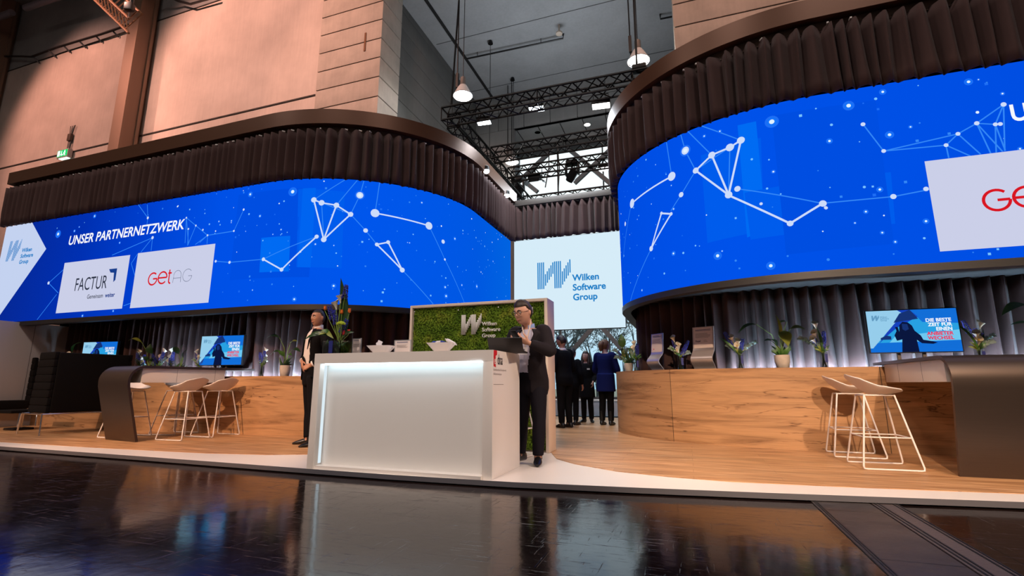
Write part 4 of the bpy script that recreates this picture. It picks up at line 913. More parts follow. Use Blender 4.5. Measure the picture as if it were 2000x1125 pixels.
def shelf_at(cv, x, y, off, zt):
    c = cv.offset(off)
    while c.hit(x, y) is None: x += 2*cv.sg
    u, z = c.hit(x, y); q = c.at(u); return Vector((q.x, q.y, zt-.012)), u
for x, y, H, w, sd, word, lab in ((1280, 722, .585, .265, 1, None, 'silver wave-shaped leaflet stand on the oak counter, between vases, further left and smaller'), (1374, 720, .625, .32, 2, 'Enpal', 'silver wave-shaped leaflet stand with bold black word, right of the calla vase')):
    p, u = shelf_at(WRc, x, y, -.14, 1.08); n = WRc.at(u, 0)-WRc.at(u, -.1); wave_holder(lab, tuple(p), atan2(n.y, n.x)+pi/2, H, w, sd, word)
def table_sign(lab, x, ytop, ybot, y, w, seed, head):
    p = aty(x, ybot, y); H = aty(x, ytop, y).z-1.176; t = thing('sign_holder', lab, 'sign holder', (p.x, y, 1.176)); d = Draw(); d.rect(-w/2+.012, .012, w/2-.012, H-.012, PAPER, 0); flyer_lines(d, w*.95, H, head, 5, random.Random(seed), .78)
    d.bake(plane_fn((0, -.004, 0), (1, 0, 0), (0, 0, 1), (0, -1, 0)), mm := MB(), .001); mm.build('notice', t, rev=False)
    s = MB(); s.boxx(-w/2, w/2, -.003, .004, 0, H, mat('acrylic', (.8, .8, .82), .08, trans=.6)); s.boxx(-w/2, w/2, -.03, .05, 0, .006, ACR); s.build('holder', t)
table_sign('narrow upright notice in clear holder beside the big flower vase', 696, 661, 688, 4.80, .125, 5, 1)
table_sign('notice with blue headline in clear holder behind the left white bowl', 786, 664, 686, 4.82, .215, 6, 2)
# ================================================================ bowls with giveaways
def bowl(lab, x, ybot, y):
    p = aty(x, ybot, y); t = thing('square_bowl', lab, 'bowl', (p.x, y, 1.176), R(6)); s = MB(); Rg = []
    for r_, z, f in ((.055, 0, 4), (.06, .004, 4), (.145, .098, 4), (.149, .102, 4), (.139, .096, 4), (.05, .05, 4)):
        ring = []
        for k in range(32):
            a = 2*pi*k/32; q = 1/max(abs(cos(a)), abs(sin(a)))**.55; ring.append(s.V((r_*cos(a)*q, r_*.72*sin(a)*q, z)))
        Rg.append(ring)
    s.skin(Rg, WHITE_PL, True); o = s.build('bowl_body', t, 45); return t, p
LB = mat('blue_wrapper', (.02, .05, .35), .35); WP = mat('white_wrapper', S(225, 220, 222), .4)
bt, p = bowl('white boat-shaped bowl on the reception counter, beside the notice with blue headline', 744, 690, 4.62); bw, p2 = bowl('white boat-shaped bowl of wrapped giveaways on the reception counter in front of the moss wall', 862, 685.5, 4.50)
def packet(lab, loc, m, sz, rot, cat='packet', grp='giveaway packets'):
    s = MB(); s.box((0, 0, 0), sz, m, 0, min(sz)*.3); s.box((sz[0]*.55, 0, 0), (sz[0]*.2, sz[1]*.9, sz[2]*.25), m); s.box((-sz[0]*.55, 0, 0), (sz[0]*.2, sz[1]*.9, sz[2]*.25), m)
    o = s.build('giveaway_packet'); o.location = loc; o.rotation_euler = rot; tag(o, lab, cat, grp)
packet('white paper tag sticking up out of the left bowl', (p.x-.03, 4.62, 1.295), WP, (.055, .004, .085), (0, R(24), .2), 'paper tag', None)
packet('blue wrapped packet in the left bowl', (p.x+.09, 4.63, 1.258), LB, (.06, .03, .022), (0, .1, .3))
packet('blue wrapped packet fallen beside the left bowl', (p.x-.135, 4.60, 1.190), LB, (.05, .03, .022), (0, .3, .9))
for i, (dx, dz, m_, sz, ro, la) in enumerate(((-.075, .112, LB, (.05, .03, .022), (.2, .1, .3), 'blue wrapped packet at the left end of the right bowl'), (-.03, .116, WP, (.055, .03, .022), (.1, -.1, .8), 'white wrapped packet in the middle of the right bowl'), (.015, .114, LB, (.05, .03, .02), (0, .2, -.4), 'blue wrapped packet right of the middle of the right bowl'), (.105, .112, WP, (.10, .05, .03), (0, R(28), .1), 'white box-like packet leaning on the right rim of the bowl'))):
    packet(la, (p2.x+dx, 4.50, 1.176+dz), m_, sz, ro)
# laptop
p = aty(985, 690, 4.72); t = thing('laptop', 'open dark laptop on the counter in front of the man with the phone', 'laptop', (-1.685, 4.72, 1.177), R(188))
DG = mat('laptop_dark', (.030, .026, .026), .35, .5)
s = MB(); s.box((0, 0, .009), (.345, .24, .016), DG, 0, .004); s.build('base', t); s = MB(); s.box((0, .175, .070), (.345, .012, .165), DG, Matrix.Rotation(R(-38), 3, 'X'), .004); s.build('lid', t)
s = MB(); s.box((0, .0, .0175), (.30, .12, .001), BLACK); s.build('keyboard', t)
# ================================================================ trusses
def truss(lab, a, b_, sz=.30, n=16, grp='black lighting trusses'):
    a, b_ = Vector(a), Vector(b_); d = b_-a; ln = d.length; e = d.normalized(); sd = e.cross(Vector((0, 0, 1))).normalized()*sz/2; up = Vector((0, 0, sz/2)); t = thing('lighting_truss', lab, 'truss', tuple(a), 0, grp)
    cs = [sd+up, sd-up, -sd-up, -sd+up]; s = MB()
    for c in cs: s.tube([c, d+c], .027, BLACK_M, 6)
    s.build('chord', t, 50); s = MB()
    for k in range(4):
        c, f = cs[k], cs[(k+1) % 4]
        for i in range(n):
            q = [c, f] if i % 2 == 0 else [f, c]; s.tube([d*(i/n)+q[0], d*((i+1)/n)+q[1]], .015, BLACK_M, 4)
        for i in (0, n//2, n): s.tube([d*(i/n)+c, d*(i/n)+f], .013, BLACK_M, 4)
    s.build('lacing', t); return t
zt = 6.70
truss('front black truss across the top of the passage, three light panels under it', (-4.75, 9.0, zt+.02), (-.35, 9.0, zt-.02), .30, 18)
ft = [o for o in bpy.data.objects if o.name.startswith('lighting_truss') and o.parent is None][0]
for dx in (.16, 4.2):
    s = MB(); s.tube([(dx, 0, .2), (dx, .6, 6.95)], .022, BLACK, 5); s.build('suspension_cable', ft)
truss('black side truss running back along the left wall of the passage', (-4.62, 9.2, zt), (-4.62, 15.2, zt), .30, 24)
truss('black side truss running back on the right, mostly behind the right tower', (-.42, 9.2, zt), (-.42, 15.2, zt), .30, 24)
truss('second black cross truss from the front, at the top edge of the window', (-4.4, 11.05, zt), (-.6, 11.05, zt), .30, 16)
truss('third black cross truss from the front, over the window braces', (-4.4, 12.35, zt), (-.6, 12.35, zt), .30, 16)
truss('rearmost black cross truss, just above the grey curtain strip', (-4.4, 14.6, zt), (-.6, 14.6, zt), .30, 16)
for (x, y), Y_, w, lm, lab, rz in (((945, 239), 9.25, .32, LCOOL, 'lit led panel under the front truss, left one', .1), ((1048, 213), 9.25, .34, LCOOL, 'lit led panel under the front truss, middle one', .1), ((1174, 207), 9.25, .38, LWHITE, 'lit warm white led panel under the front truss, right one', .1), ((1187, 329), 12.6, .5, LWHITE, 'lit led panel hanging at the right before the window', .0)):
    p = aty(x, y, Y_); t = thing('stage_floodlight', lab, 'stage light', tuple(p), rz); s = MB(); s.box((0, 0, .055), (w, .18, .08), BLACK_M, 0, .01); s.build('housing', t)
    s = MB(); s.box((0, 0, .004), (w*.92, .15, .02), lm, Matrix.Rotation(R(-14), 3, 'X')); s.build('diffuser', t); s = MB(); s.tube([(-w*.4, 0, .08), (-w*.4, 0, .26), (w*.4, 0, .26), (w*.4, 0, .08)], .012, BLACK_M, 5); s.build('yoke', t)
# barn-door flood and moving head before the window
p = aty(1045, 349, 12.35); t = thing('flood_light', 'dark flood light with open barn doors before the window', 'stage light', tuple(p)); s = MB(); s.box((0, 0, .05), (.34, .22, .16), BLACK_M, 0, .02); s.build('housing', t)
s = MB(); s.box((-.24, 0, -.10), (.14, .22, .008), BLACK_M, Matrix.Rotation(R(-35), 3, 'Y')); s.box((.24, 0, -.10), (.14, .22, .008), BLACK_M, Matrix.Rotation(R(35), 3, 'Y')); s.box((0, -.13, -.10), (.3, .008, .12), BLACK_M, Matrix.Rotation(R(-30), 3, 'X')); s.build('barn_door', t); s = MB(); s.tube([(-.2, 0, .05), (-.2, 0, .32), (.2, 0, .32), (.2, 0, .05)], .014, BLACK_M, 5); s.tube([(0, 0, .32), (0, 0, 6.5-p.z)], .02, BLACK_M, 5); s.build('yoke', t)
def moving_head(lab, p, tilt, s_=1, drop=0):
    t = thing('moving_head_light', lab, 'stage light', tuple(p), 0, None, s_); s = MB(); s.box((0, 0, .34), (.32, .26, .12), BLACK_M, 0, .03); (s.tube([(0, 0, .38), (0, 0, drop)], .02, BLACK_M, 6) if drop else None); s.build('base', t); s = MB(); s.box((-.17, 0, .14), (.05, .14, .32), BLACK_M, 0, .015); s.build('yoke_arm', t); s = MB(); s.box((.17, 0, .14), (.05, .14, .32), BLACK_M, 0, .015); s.build('yoke_arm', t)
    s = MB(); M = Matrix.Rotation(R(tilt), 3, 'Y') @ Matrix.Rotation(R(25), 3, 'X'); s.lathe([(.05, .20), (.12, .15), (.125, -.10), (.10, -.2)], (0, 0, 0), BLACK_M, 14, True, M); s.build('head', t, 40); return t
moving_head('black moving head light hanging before the middle of the window', aty(1118, 338, 12.35)-Vector((0, 0, .05)), 40, 1.0, 6.6-aty(1118, 338, 12.35).z)
moving_head('black moving head light standing on the right end of the front truss, under the lamp', aty(1249, 140, 9.0)-Vector((0, 0, .22)), 60, .85)
moving_head('black moving head light at the far left corner of the trusses', aty(1012, 372, 14.2), 10, 1.1)
for (x0, y0), (x1, y1), lab in (((1072, 290), (1065, 366), 'thin dark cable hanging in the window, left'), ((1088, 278), (1090, 378), 'thin dark cable hanging in the window, second from left')):
    a_, b_ = aty(x0, y0, 12.2), aty(x1, y1, 12.2); s = MB(); s.tube([a_, a_.lerp(b_, .5)+Vector((.05, 0, 0)), b_], .016, BLACK, 5); tag(s.build('hanging_cable'), lab, 'cable')
# ================================================================ flowers and plants
LEAF = mat('leaf_green', (.045, .13, .022), .42, var=.3, vscale=9); LEAFD = mat('leaf_dark', (.016, .050, .014), .35, var=.3, vscale=9); LEAFY = mat('leaf_yellow', (.18, .22, .03), .45, var=.25, vscale=9); STEM = mat('stem_green', (.16, .24, .04), .5)
CALLA = mat('calla_white', (.80, .74, .58), .45); CALY = mat('calla_yellow', (.70, .42, .04), .5); BLUEF = mat('blue_blossom', (.030, .035, .32), .55, var=.4, vscale=30); EUC = mat('eucalyptus', (.20, .28, .26), .6); POT = mat('stoneware_pot', (.52, .46, .40), .85, bump=.2, bscale=30, var=.12, vscale=12); SOIL = mat('soil', (.02, .014, .010), .95); RIBBON = mat('blue_ribbon', (.015, .022, .16), .4); TUL = mat('tulip_orange', (.75, .16, .02), .45); TULR = mat('tulip_red', (.55, .03, .02), .45); CHRY = mat('chrysanthemum_green', (.42, .52, .03), .6); WATER = mat('vase_water', (.75, .82, .72), .03, trans=1)
def calla(par, base, tip, face, s_=1.0):
    base, tip = Vector(base), Vector(tip); d = (tip-base).normalized(); L_ = .115*s_; b0 = tip-d*L_; f = Vector(face); f = (f-d*f.dot(d)).normalized(); sd = d.cross(f)
    m = MB(); rows = []
    for i in range(8):
        t_ = i/7; r_ = (.006+.030*t_**1.6)*s_; ring = []
        for k in range(13):
            a = 2*pi*k/12; back = .5-.5*cos(a)        # lip opens on the face side, point rises at the back
            q = b0+d*(L_*t_*(.62+.42*back**1.5))+(f*cos(a)+sd*sin(a))*r_*(1+.35*t_*(1-back)); ring.append(m.V(q))
        rows.append(ring)
    for A_, B2 in zip(rows, rows[1:]):
        for k in range(12): m.face([A_[k], A_[k+1], B2[k+1], B2[k]], CALLA, True)
    m.tube([b0+d*L_*.2, b0+d*L_*.75], .006*s_, CALY, 6); m.tube([base, base.lerp(b0, .5)+f*.012, b0+d*.01], .0055*s_, STEM, 6); m.build('calla_lily', par, None, False)
def spike(par, base, tip, seed, s_=1, n=64, M_=None):
    rnd = random.Random(seed); base, tip = Vector(base), Vector(tip); m = MB(); d = tip-base; dn = d.normalized()
    m.tube([base, tip], .004, STEM, 5); o1 = dn.orthogonal().normalized(); o2 = dn.cross(o1); Ls = min(.16*s_, d.length*.8)
    for i in range(n):
        t_ = i/n; a = i*2.4; r_ = (.030*(1-.5*t_))*s_; c = tip-dn*Ls*(1-t_)+(o1*cos(a)+o2*sin(a))*r_
        m.ball(c, rnd.uniform(.006, .010)*s_, M_ or BLUEF, 5, 3)
    m.build('delphinium', par, None)
def euca(par, base, tip, seed, n=9, s_=1):
    rnd = random.Random(seed); base, tip = Vector(base), Vector(tip); m = MB(); d = tip-base; pts = [base+d*t_+Vector((0, 0, .12*d.length*sin(pi*t_))) for t_ in [i/6 for i in range(7)]]; m.tube(pts, .003, STEM, 5)
    sd = d.cross(Vector((0, 0, 1))).normalized(); un = sd.cross(d).normalized()
    for i in range(n):
        t_ = .3+.7*i/n; c = base+d*t_+Vector((0, 0, .12*d.length*sin(pi*t_)))
        for g_ in (-1, 1):
            e_ = (un*g_*.8+sd*rnd.uniform(-.6, .6)+d.normalized()*.5).normalized(); m.leaf(c, c+e_*rnd.uniform(.028, .045)*s_, .026*s_, EUC, .1, sd, 4)
    m.build('eucalyptus_sprig', par, None, False)
def vase_of(lab, loc, seed, callas, spikes, eucs, leaves, H=.21, r=.045, rz=0, s_=1):
    t = thing('flower_vase', lab, 'flower vase', loc, rz, None, s_); rnd = random.Random(seed)
    m = MB(); m.lathe([(r*.96, 0), (r, .005), (r, H), (r*.93, H), (r*.93, .012), (.001, .012)], (0, 0, 0), GLASS, 24, False); m.build('vase', t, 50)
    m = MB()
    for i in range(7): a = i*.9; m.tube([(r*.6*cos(a+2.5), r*.6*sin(a+2.5), .015), (r*.5*cos(a), r*.5*sin(a), H+.03)], .005, STEM, 5)
    m.box((r*.55, -r*.95, H*.62), (.032, .004, H*.5), RIBBON); m.build('stems', t)
    for b_, f in callas: calla(t, (0, 0, H*.9), b_, f)
    for i, b_ in enumerate(spikes): spike(t, (0, 0, H*.9), b_, seed*7+i)
    for i, b_ in enumerate(eucs): euca(t, (0, 0, H*.95), b_, seed*3+i)
    for i, (b_, w) in enumerate(leaves):
        m = MB(); m.leaf((0, 0, H*.9), b_, w, rnd.choice([LEAF, LEAFD, LEAFY]), .18, (0, -1, .4)); m.build('leaf', t, None, False)
    m = MB()
    for i in range(16): a = rnd.uniform(0, 6.3); e_ = Vector((cos(a)*.09, sin(a)*.06, rnd.uniform(.03, .10))); m.leaf((0, 0, H), Vector((0, 0, H))+e_, .03, rnd.choice([LEAF, LEAFD, LEAFY]), .15, (0, -1, .3), 4)
    m.build('foliage', t, None, False); return t
def potted(lab, loc, leaves, seed=1, rz=0, H=.155, r=.075, s_=1, small=14):
    t = thing('potted_plant', lab, 'potted plant', loc, rz, None, s_); rnd = random.Random(seed)
    m = MB(); m.lathe([(r*.62, 0), (r*.80, .012), (r, H*.55), (r*1.02, H), (r*.90, H), (r*.88, H*.86)], (0, 0, 0), POT, 24, True); m.build('pot', t, 50); m = MB(); m.lathe([(.001, H*.87), (r*.89, H*.87)], (0, 0, 0), SOIL, 16, False); m.build('soil', t)
    for b_, k_, w, m_ in leaves:                                    # tip, knee (where stalk meets blade), width
        m = MB(); k_ = Vector(k_); m.tube([(0, 0, H*.8), Vector((k_.x*.35, k_.y*.35, H+(k_.z-H)*.65)), k_], [.007, .006, .004], STEM, 6); m.leaf(k_, b_, w, m_, .16, (0, -.6, 1)); m.build('leaf', t, None, False)
    m = MB()
    for i in range(small): a = rnd.uniform(0, 6.3); q = Vector((cos(a)*.12, sin(a)*.1, H+rnd.uniform(.03, .16))); m.leaf((cos(a)*.02, sin(a)*.02, H*.85), q, .034, rnd.choice([LEAFD, LEAF]), .15, (0, -1, .5), 5)
    m.build('small_leaves', t, None, False); return t
ZR, ZL = 1.08, 1.0
def onR(x, off=-.16): return tuple(shelf_at(WRc, x, 715, off, ZR)[0])
def onLf(x, off=-.16): return tuple(shelf_at(WLc, x, 732, off, ZL)[0])
FC = (0, -1, 0)
v1 = vase_of('calla and delphinium vase between the two silver leaflet stands', onR(1330), 1, [((-.10, .0, .53), (-.3, -1, 0)), ((-.02, -.03, .42), (.5, -1, 0)), ((-.05, -.05, .34), (-.8, -1, 0))], [(-.10, .02, .46), (.13, .0, .44), (.09, -.03, .34)], [(-.15, 0, .34), (.14, -.02, .26)], [((-.13, 0, .36), .03)])
vase_of('calla vase right of the bold-word leaflet stand, silvery sprig to its right', onR(1446), 2, [((-.10, -.02, .48), (-.2, -1, 0)), ((-.01, -.04, .43), (.6, -1, 0)), ((-.03, -.06, .36), (-.2, -1, 0))], [(-.17, 0, .52), (.06, .0, .42), (-.12, -.02, .38)], [(.24, 0, .37), (-.16, .02, .34)], [((-.24, .02, .46), .035)])
vase_of('calla and delphinium vase left of the right monitor, silvery sprig to its left', onR(1610), 3, [((-.06, -.02, .62), (.2, -1, 0)), ((-.09, -.05, .50), (-.6, -1, 0)), ((-.12, -.05, .42), (-.7, -1, 0))], [(.04, 0, .48), (-.10, .02, .44), (.02, -.03, .38)], [(-.27, 0, .40), (-.05, -.05, .33)], [((-.02, .03, .55), .03)])
vase_of('calla and delphinium vase right of the right monitor, behind the bent steel table', onR(1917), 4, [((.06, -.02, .56), (.6, -1, 0)), ((-.01, -.04, .44), (-.4, -1, 0)), ((.0, -.06, .36), (-.2, -1, 0))], [(-.10, 0, .56), (.06, .0, .40), (.02, .03, .46)], [(.18, 0, .38), (.15, -.03, .30)], [((-.20, .02, .58), .03), ((.10, .02, .47), .02)])
vase_of('narrow calla and delphinium vase just right of the first potted plant', onR(1243), 5, [((-.02, -.02, .52), (-.3, -1, 0)), ((-.04, -.05, .44), (-.6, -1, 0))], [(.03, .02, .47), (.03, 0, .38)], [(-.09, 0, .34)], [((-.02, .02, .34), .03)])
vase_of('silvery eucalyptus vase at the passage end of the right oak counter', onR(1213), 6, [((.02, -.02, .36), (-.3, -1, 0))], [(-.12, .02, .38), (.07, .0, .34)], [(-.20, 0, .42), (-.18, 0, .28), (-.05, -.05, .42), (.06, 0, .44)], [((-.05, .0, .50), .06)])
potted('potted plant with one tall oval leaf at the passage end of the right oak counter', onR(1228), [((-.10, -.03, .66), (-.09, 0, .42), .13, LEAF), ((.12, -.05, .50), (.05, -.02, .26), .10, LEAF), ((-.04, -.03, .36), (-.01, 0, .2), .06, LEAFD), ((.10, .0, .38), (.04, 0, .24), .06, LEAF)], 1)
p2l = potted('potted plant with long arching leaves in the middle of the right oak counter', onR(1529), [((-.52, -.08, .50), (-.27, -.02, .60), .075, LEAF), ((-.01, -.04, .60), (.10, -.02, .62), .06, LEAF), ((-.02, -.05, .72), (.01, -.03, .42), .04, LEAFY), ((.08, -.10, .30), (.0, -.04, .50), .17, LEAFY), ((.30, -.05, .52), (.13, -.02, .52), .10, LEAFY), ((.0, -.06, .56), (.0, -.02, .40), .05, LEAF), ((-.20, -.03, .38), (-.10, -.02, .36), .07, LEAFD), ((-.12, -.06, .40), (-.04, -.03, .30), .08, LEAFD)], 2, 0, .18, .092, 1, 22)
potted('potted plant at the right edge, only its long leaves over the bent table', onR(2062), [((-.42, -.05, .62), (-.16, -.02, .72), .13, LEAF), ((-.36, -.05, .50), (-.12, -.02, .46), .06, LEAFD), ((.2, 0, .7), (.08, 0, .5), .12, LEAF)], 3)
# the left counter: vases and pots, copies turned so that no two stand alike
place(v1, 'calla and delphinium vase just right of the left monitor, beside the light pot', onLf(510), R(160), .95)
potted('potted plant with flat spreading leaves in a light pot, left of the standing man', onLf(556), [((-.42, -.05, .68), (-.16, -.02, .66), .07, LEAFD), ((.24, -.04, .60), (.08, -.02, .55), .07, LEAFY), ((-.30, -.06, .38), (-.10, -.02, .42), .08, LEAFD), ((.34, -.05, .42), (.12, -.02, .44), .08, LEAFD), ((.16, -.05, .36), (.05, -.02, .36), .07, LEAF), ((-.12, -.06, .44), (-.03, -.03, .34), .08, LEAF)], 5, 0, .19, .085, 1, 20)
place(v1, 'calla and delphinium vase left of the left monitor, partly behind it', onLf(388), R(20), .95)
potted('potted plant in a low light pot between the calla vases, left of the left monitor', onLf(352, -.12), [((-.20, -.05, .56), (-.08, -.02, .42), .10, LEAFD), ((.14, -.04, .50), (.05, -.02, .36), .10, LEAFD), ((.05, -.06, .60), (.02, -.02, .44), .08, LEAFD)], 6, 0, .12, .085, 1, 18)
place(v1, 'calla and delphinium vase left of the low light pot', onLf(331), R(330), 1.05)
place(v1, 'calla vase above the bend of the left steel table', onLf(305), R(200), 1.02)
potted('potted plant with round raised leaf behind the bent steel table', onLf(289, -.10), [((.02, -.06, .62), (.03, 0, .44), .16, LEAFD), ((-.62, -.05, .72), (-.26, -.02, .66), .07, LEAFY), ((.14, -.05, .36), (.05, 0, .3), .08, LEAF), ((-.12, -.05, .40), (-.05, 0, .3), .08, LEAFD)], 7, 0, .13, .07)
place(v1, 'calla and delphinium vase behind the right end of the black sofa back', onLf(270), R(120), 1.0)
place(v1, 'flower vase seen above the black sofa, left of the half hidden monitor', onLf(138), R(60), 1.0)
potted('potted plant seen above the black sofa at the left end of the counter', onLf(118), [((-.18, -.05, .52), (-.06, 0, .40), .08, LEAF), ((.55, -.05, .74), (.26, 0, .52), .08, LEAF), ((.22, -.05, .36), (.08, 0, .34), .09, LEAFY), ((-.30, 0, .38), (-.1, 0, .36), .06, EUC)], 8)
# the tall arrangement in the glass block on the reception counter
p = aty(656, 690, 4.55); t = thing('flower_arrangement', 'tall arrangement of callas, tulips and blue delphinium in a square glass vase', 'flower arrangement', (p.x, 4.56, 1.176))
sx = .0052*1.0
def Q(x, y, Y=4.56): v = aty(x, y, Y)-Vector((p.x, 4.56, 1.176)); return v
m = MB(); w_ = .125; h_ = .165
for a_ in ((-w_, w_, -w_*.8, -w_*.8+.006), (-w_, w_, w_*.8-.006, w_*.8), (-w_, -w_+.006, -w_*.8, w_*.8), (w_-.006, w_, -w_*.8, w_*.8)): m.boxx(a_[0], a_[1], a_[2], a_[3], 0, h_, GLASS)
m.boxx(-w_, w_, -w_*.8, w_*.8, 0, .008, GLASS); m.build('vase', t)
m = MB(); rnd = random.Random(9)
for i in range(60):
    a_ = Vector((rnd.uniform(-.11, .11), rnd.uniform(-.08, .08), .01)); e_ = Vector((rnd.uniform(-.11, .11), rnd.uniform(-.085, .085), rnd.uniform(.08, .19))); m.leaf(a_, e_, .05, rnd.choice([LEAFD, LEAFD, LEAF]), .1, (0, -1, .2), 4)
m.build('foliage', t, None, False)
for (b0, t0, w__, mm_) in ((Q(672, 660), Q(666.5, 543), .125, LEAFD), (Q(671, 660), Q(674, 560), .075, LEAFD)):
    m = MB(); m.leaf(b0, t0, w__, mm_, .02, (0, 1, 0), 9); m.build('blade_leaf', t, None, False)
for b_ in (Q(655, 583), Q(666, 570)): calla(t, Q(662, 660), b_, (-.5, -1, 0), 1.15)
for i, b_ in enumerate((Q(677, 556), Q(643, 597), Q(654, 606), Q(678, 624))): spike(t, Q(660, 665), b_, 40+i, 1.05, 60)
def tulip(par, b_, m_):
    m = MB(); b_ = Vector(b_); m.lathe([(.004, -.026), (.015, -.016), (.018, .0), (.014, .016), (.017, .026), (.004, .022)], b_, m_, 10); m.tube([Q(664, 670), b_-Vector((0, 0, .03))], .004, STEM, 5); m.build('tulip', par, 60)
for x, y, mm_ in ((635, 602, TUL), (667.5, 609.5, TUL), (682.5, 607, TUL), (681, 648, TULR), (671, 650, TULR)): tulip(t, Q(x, y), mm_)
m = MB(); c = Q(667, 635, 4.50); rnd = random.Random(2)
for i in range(90):
    a_ = i*2.4; r_ = sqrt(i/90)*.05; q = c+Vector((r_*cos(a_), r_*sin(a_)*.7-.01, .034*sqrt(max(0, 1-(r_/.052)**2)))); m.ball(q, .0095, CHRY, 5, 3)
m.tube([c, Q(664, 670)], .006, STEM, 5); m.build('chrysanthemum', t)
for (x0, y0, x1, y1, mm_) in ((640, 650, 612, 656, LEAFY), (640, 652, 592, 662, LEAFD), (645, 650, 628, 644, LEAF), (640, 655, 606, 650, LEAFD), (640, 648, 650, 660, LEAFY), (675, 655, 690, 648, LEAFD)): m = MB(); m.leaf(Q(x0, y0), Q(x1, y1, 4.5), .045, mm_, .15, (0, -1, .4)); m.build('leaf', t, None, False)
m = MB(); m.box((.0, -w_*.82, .085), (.05, .006, .15), RIBBON); m.build('ribbon', t)
# ================================================================ people
SKIN = mat('skin', (.60, .32, .22), .5); SKIN2 = mat('skin_tan', (.42, .205, .125), .5); SKINP = mat('skin_pale', (.58, .35, .27), .5)
SUITN = mat('suit_navy', (.012, .009, .012), .85, bump=.1, bscale=300, spec=.2); SUITB = mat('suit_black', (.0035, .0035, .005), .85, spec=.15); TROU = mat('trousers_dark', (.007, .006, .010), .85, spec=.15)
SHIRTV = mat('shirt_pale_violet', (.55, .53, .66), .7); SHIRTW = mat('shirt_white', (.72, .66, .64), .7); COLB = mat('collar_blue', (.22, .32, .58), .7)
HAIRB = mat('hair_dark_brown', (.022, .011, .007), .55); HAIRK = mat('hair_black', (.010, .008, .008), .6); HAIRL = mat('hair_light_brown', (.16, .075, .03), .55)
SHOE = mat('shoe_black', (.008, .008, .009), .3); EYEW = mat('eye_white', (.75, .72, .70), .3); IRIS = mat('iris', (.02, .012, .008), .2); LIP = mat('lips', (.36, .13, .10), .5); BLUEC = mat('coat_blue', (.005, .010, .085), .85, spec=.15); BLKD = mat('dress_black', (.004, .004, .005), .85, spec=.15); JEANS = mat('badge_print', (.10, .10, .14), .6)
def remesh(o, vox, sm=4):
    m = o.modifiers.new('remesh', 'REMESH'); m.mode = 'VOXEL'; m.voxel_size = vox; m.use_smooth_shade = True
    if sm: q = o.modifiers.new('smooth', 'SMOOTH'); q.factor = .5; q.iterations = sm
    dg = bpy.context.evaluated_depsgraph_get(); dg.update(); me = bpy.data.meshes.new_from_object(o.evaluated_get(dg)); mats = list(o.data.materials); old = o.data; o.modifiers.clear(); o.data = me; bpy.data.meshes.remove(old); me.name = o.name
    me.materials.clear()
    for x in mats: me.materials.append(x)
    for p in me.polygons: p.use_smooth = True
    return o
def bez(P, n=6):                               # smooth path through the joints (Catmull-Rom)
    P = [Vector(p) for p in P]; o = []
    for i in range(len(P)-1):
        a, b_, c, d = P[max(i-1, 0)], P[i], P[i+1], P[min(i+2, len(P)-1)]
        for k in range(n):
            t = k/n; o.append(.5*((2*b_)+(c-a)*t+(2*a-5*b_+4*c-d)*t*t+(3*b_-a-3*c+d)*t**3))
    o.append(P[-1]); return o
def lerpr(rs, n):                              # radii along bez()
    o = []
    for i in range(len(rs)-1): o += [rs[i]+(rs[i+1]-rs[i])*k/n for k in range(n)]
    return o+[rs[-1]]
def head_mesh(m, c, R3, s, skin, female=False):
    NU, NV = 44, 34; rows = []
    for j in range(NV+1):
        ph = -pi/2+pi*min(max(j/NV, .012), .988); row = []
        for i in range(NU):
            th = 2*pi*i/NU; x, y, z = cos(ph)*sin(th), -cos(ph)*cos(th), sin(ph)     # y<0 is the face
            X, Y, Z = x*.077, y*.098, z*.118
            low = max(0, -z); f = max(0, -y)
            if z < 0: q = ((1-low**3.2)**(1/3.2))/max(.02, cos(ph)); X *= min(q, 3)*(1-.30*low**1.3); Y *= (1+(min(q, 3)-1)*(.95 if y < 0 else .3))
            if y > 0: Y *= 1-.42*low**1.2
            if z < -.15 and y < 0: Y *= 1-.10*low
            g = lambda x0, z0, sx_, sz_: math.exp(-((X-x0)/sx_)**2-((Z-z0)/sz_)**2) if y < .1 else 0
            Y += -.021*g(0, -.022, .014, .018)-.012*g(0, .004, .010, .024)-.006*g(0, .030, .045, .012)+.011*g(.031, .010, .016, .012)+.011*g(-.031, .010, .016, .012)
            Y += -.007*g(0, -.060, .022, .012)-.007*g(0, -.096, .026, .018)+.004*g(0, -.078, .024, .007)-.005*g(.045, -.025, .02, .02)-.005*g(-.045, -.025, .02, .02)
            row.append(m.V(c+R3 @ (Vector((X, Y, Z))*s)))
        rows.append(row)
    m.skin(rows, skin)
    for sg in (-1, 1):
        m.ball(c+R3 @ (Vector((sg*.077, .012, -.004))*s), .030*s, skin, 10, 6, (.38, .62, 1.0), R3)
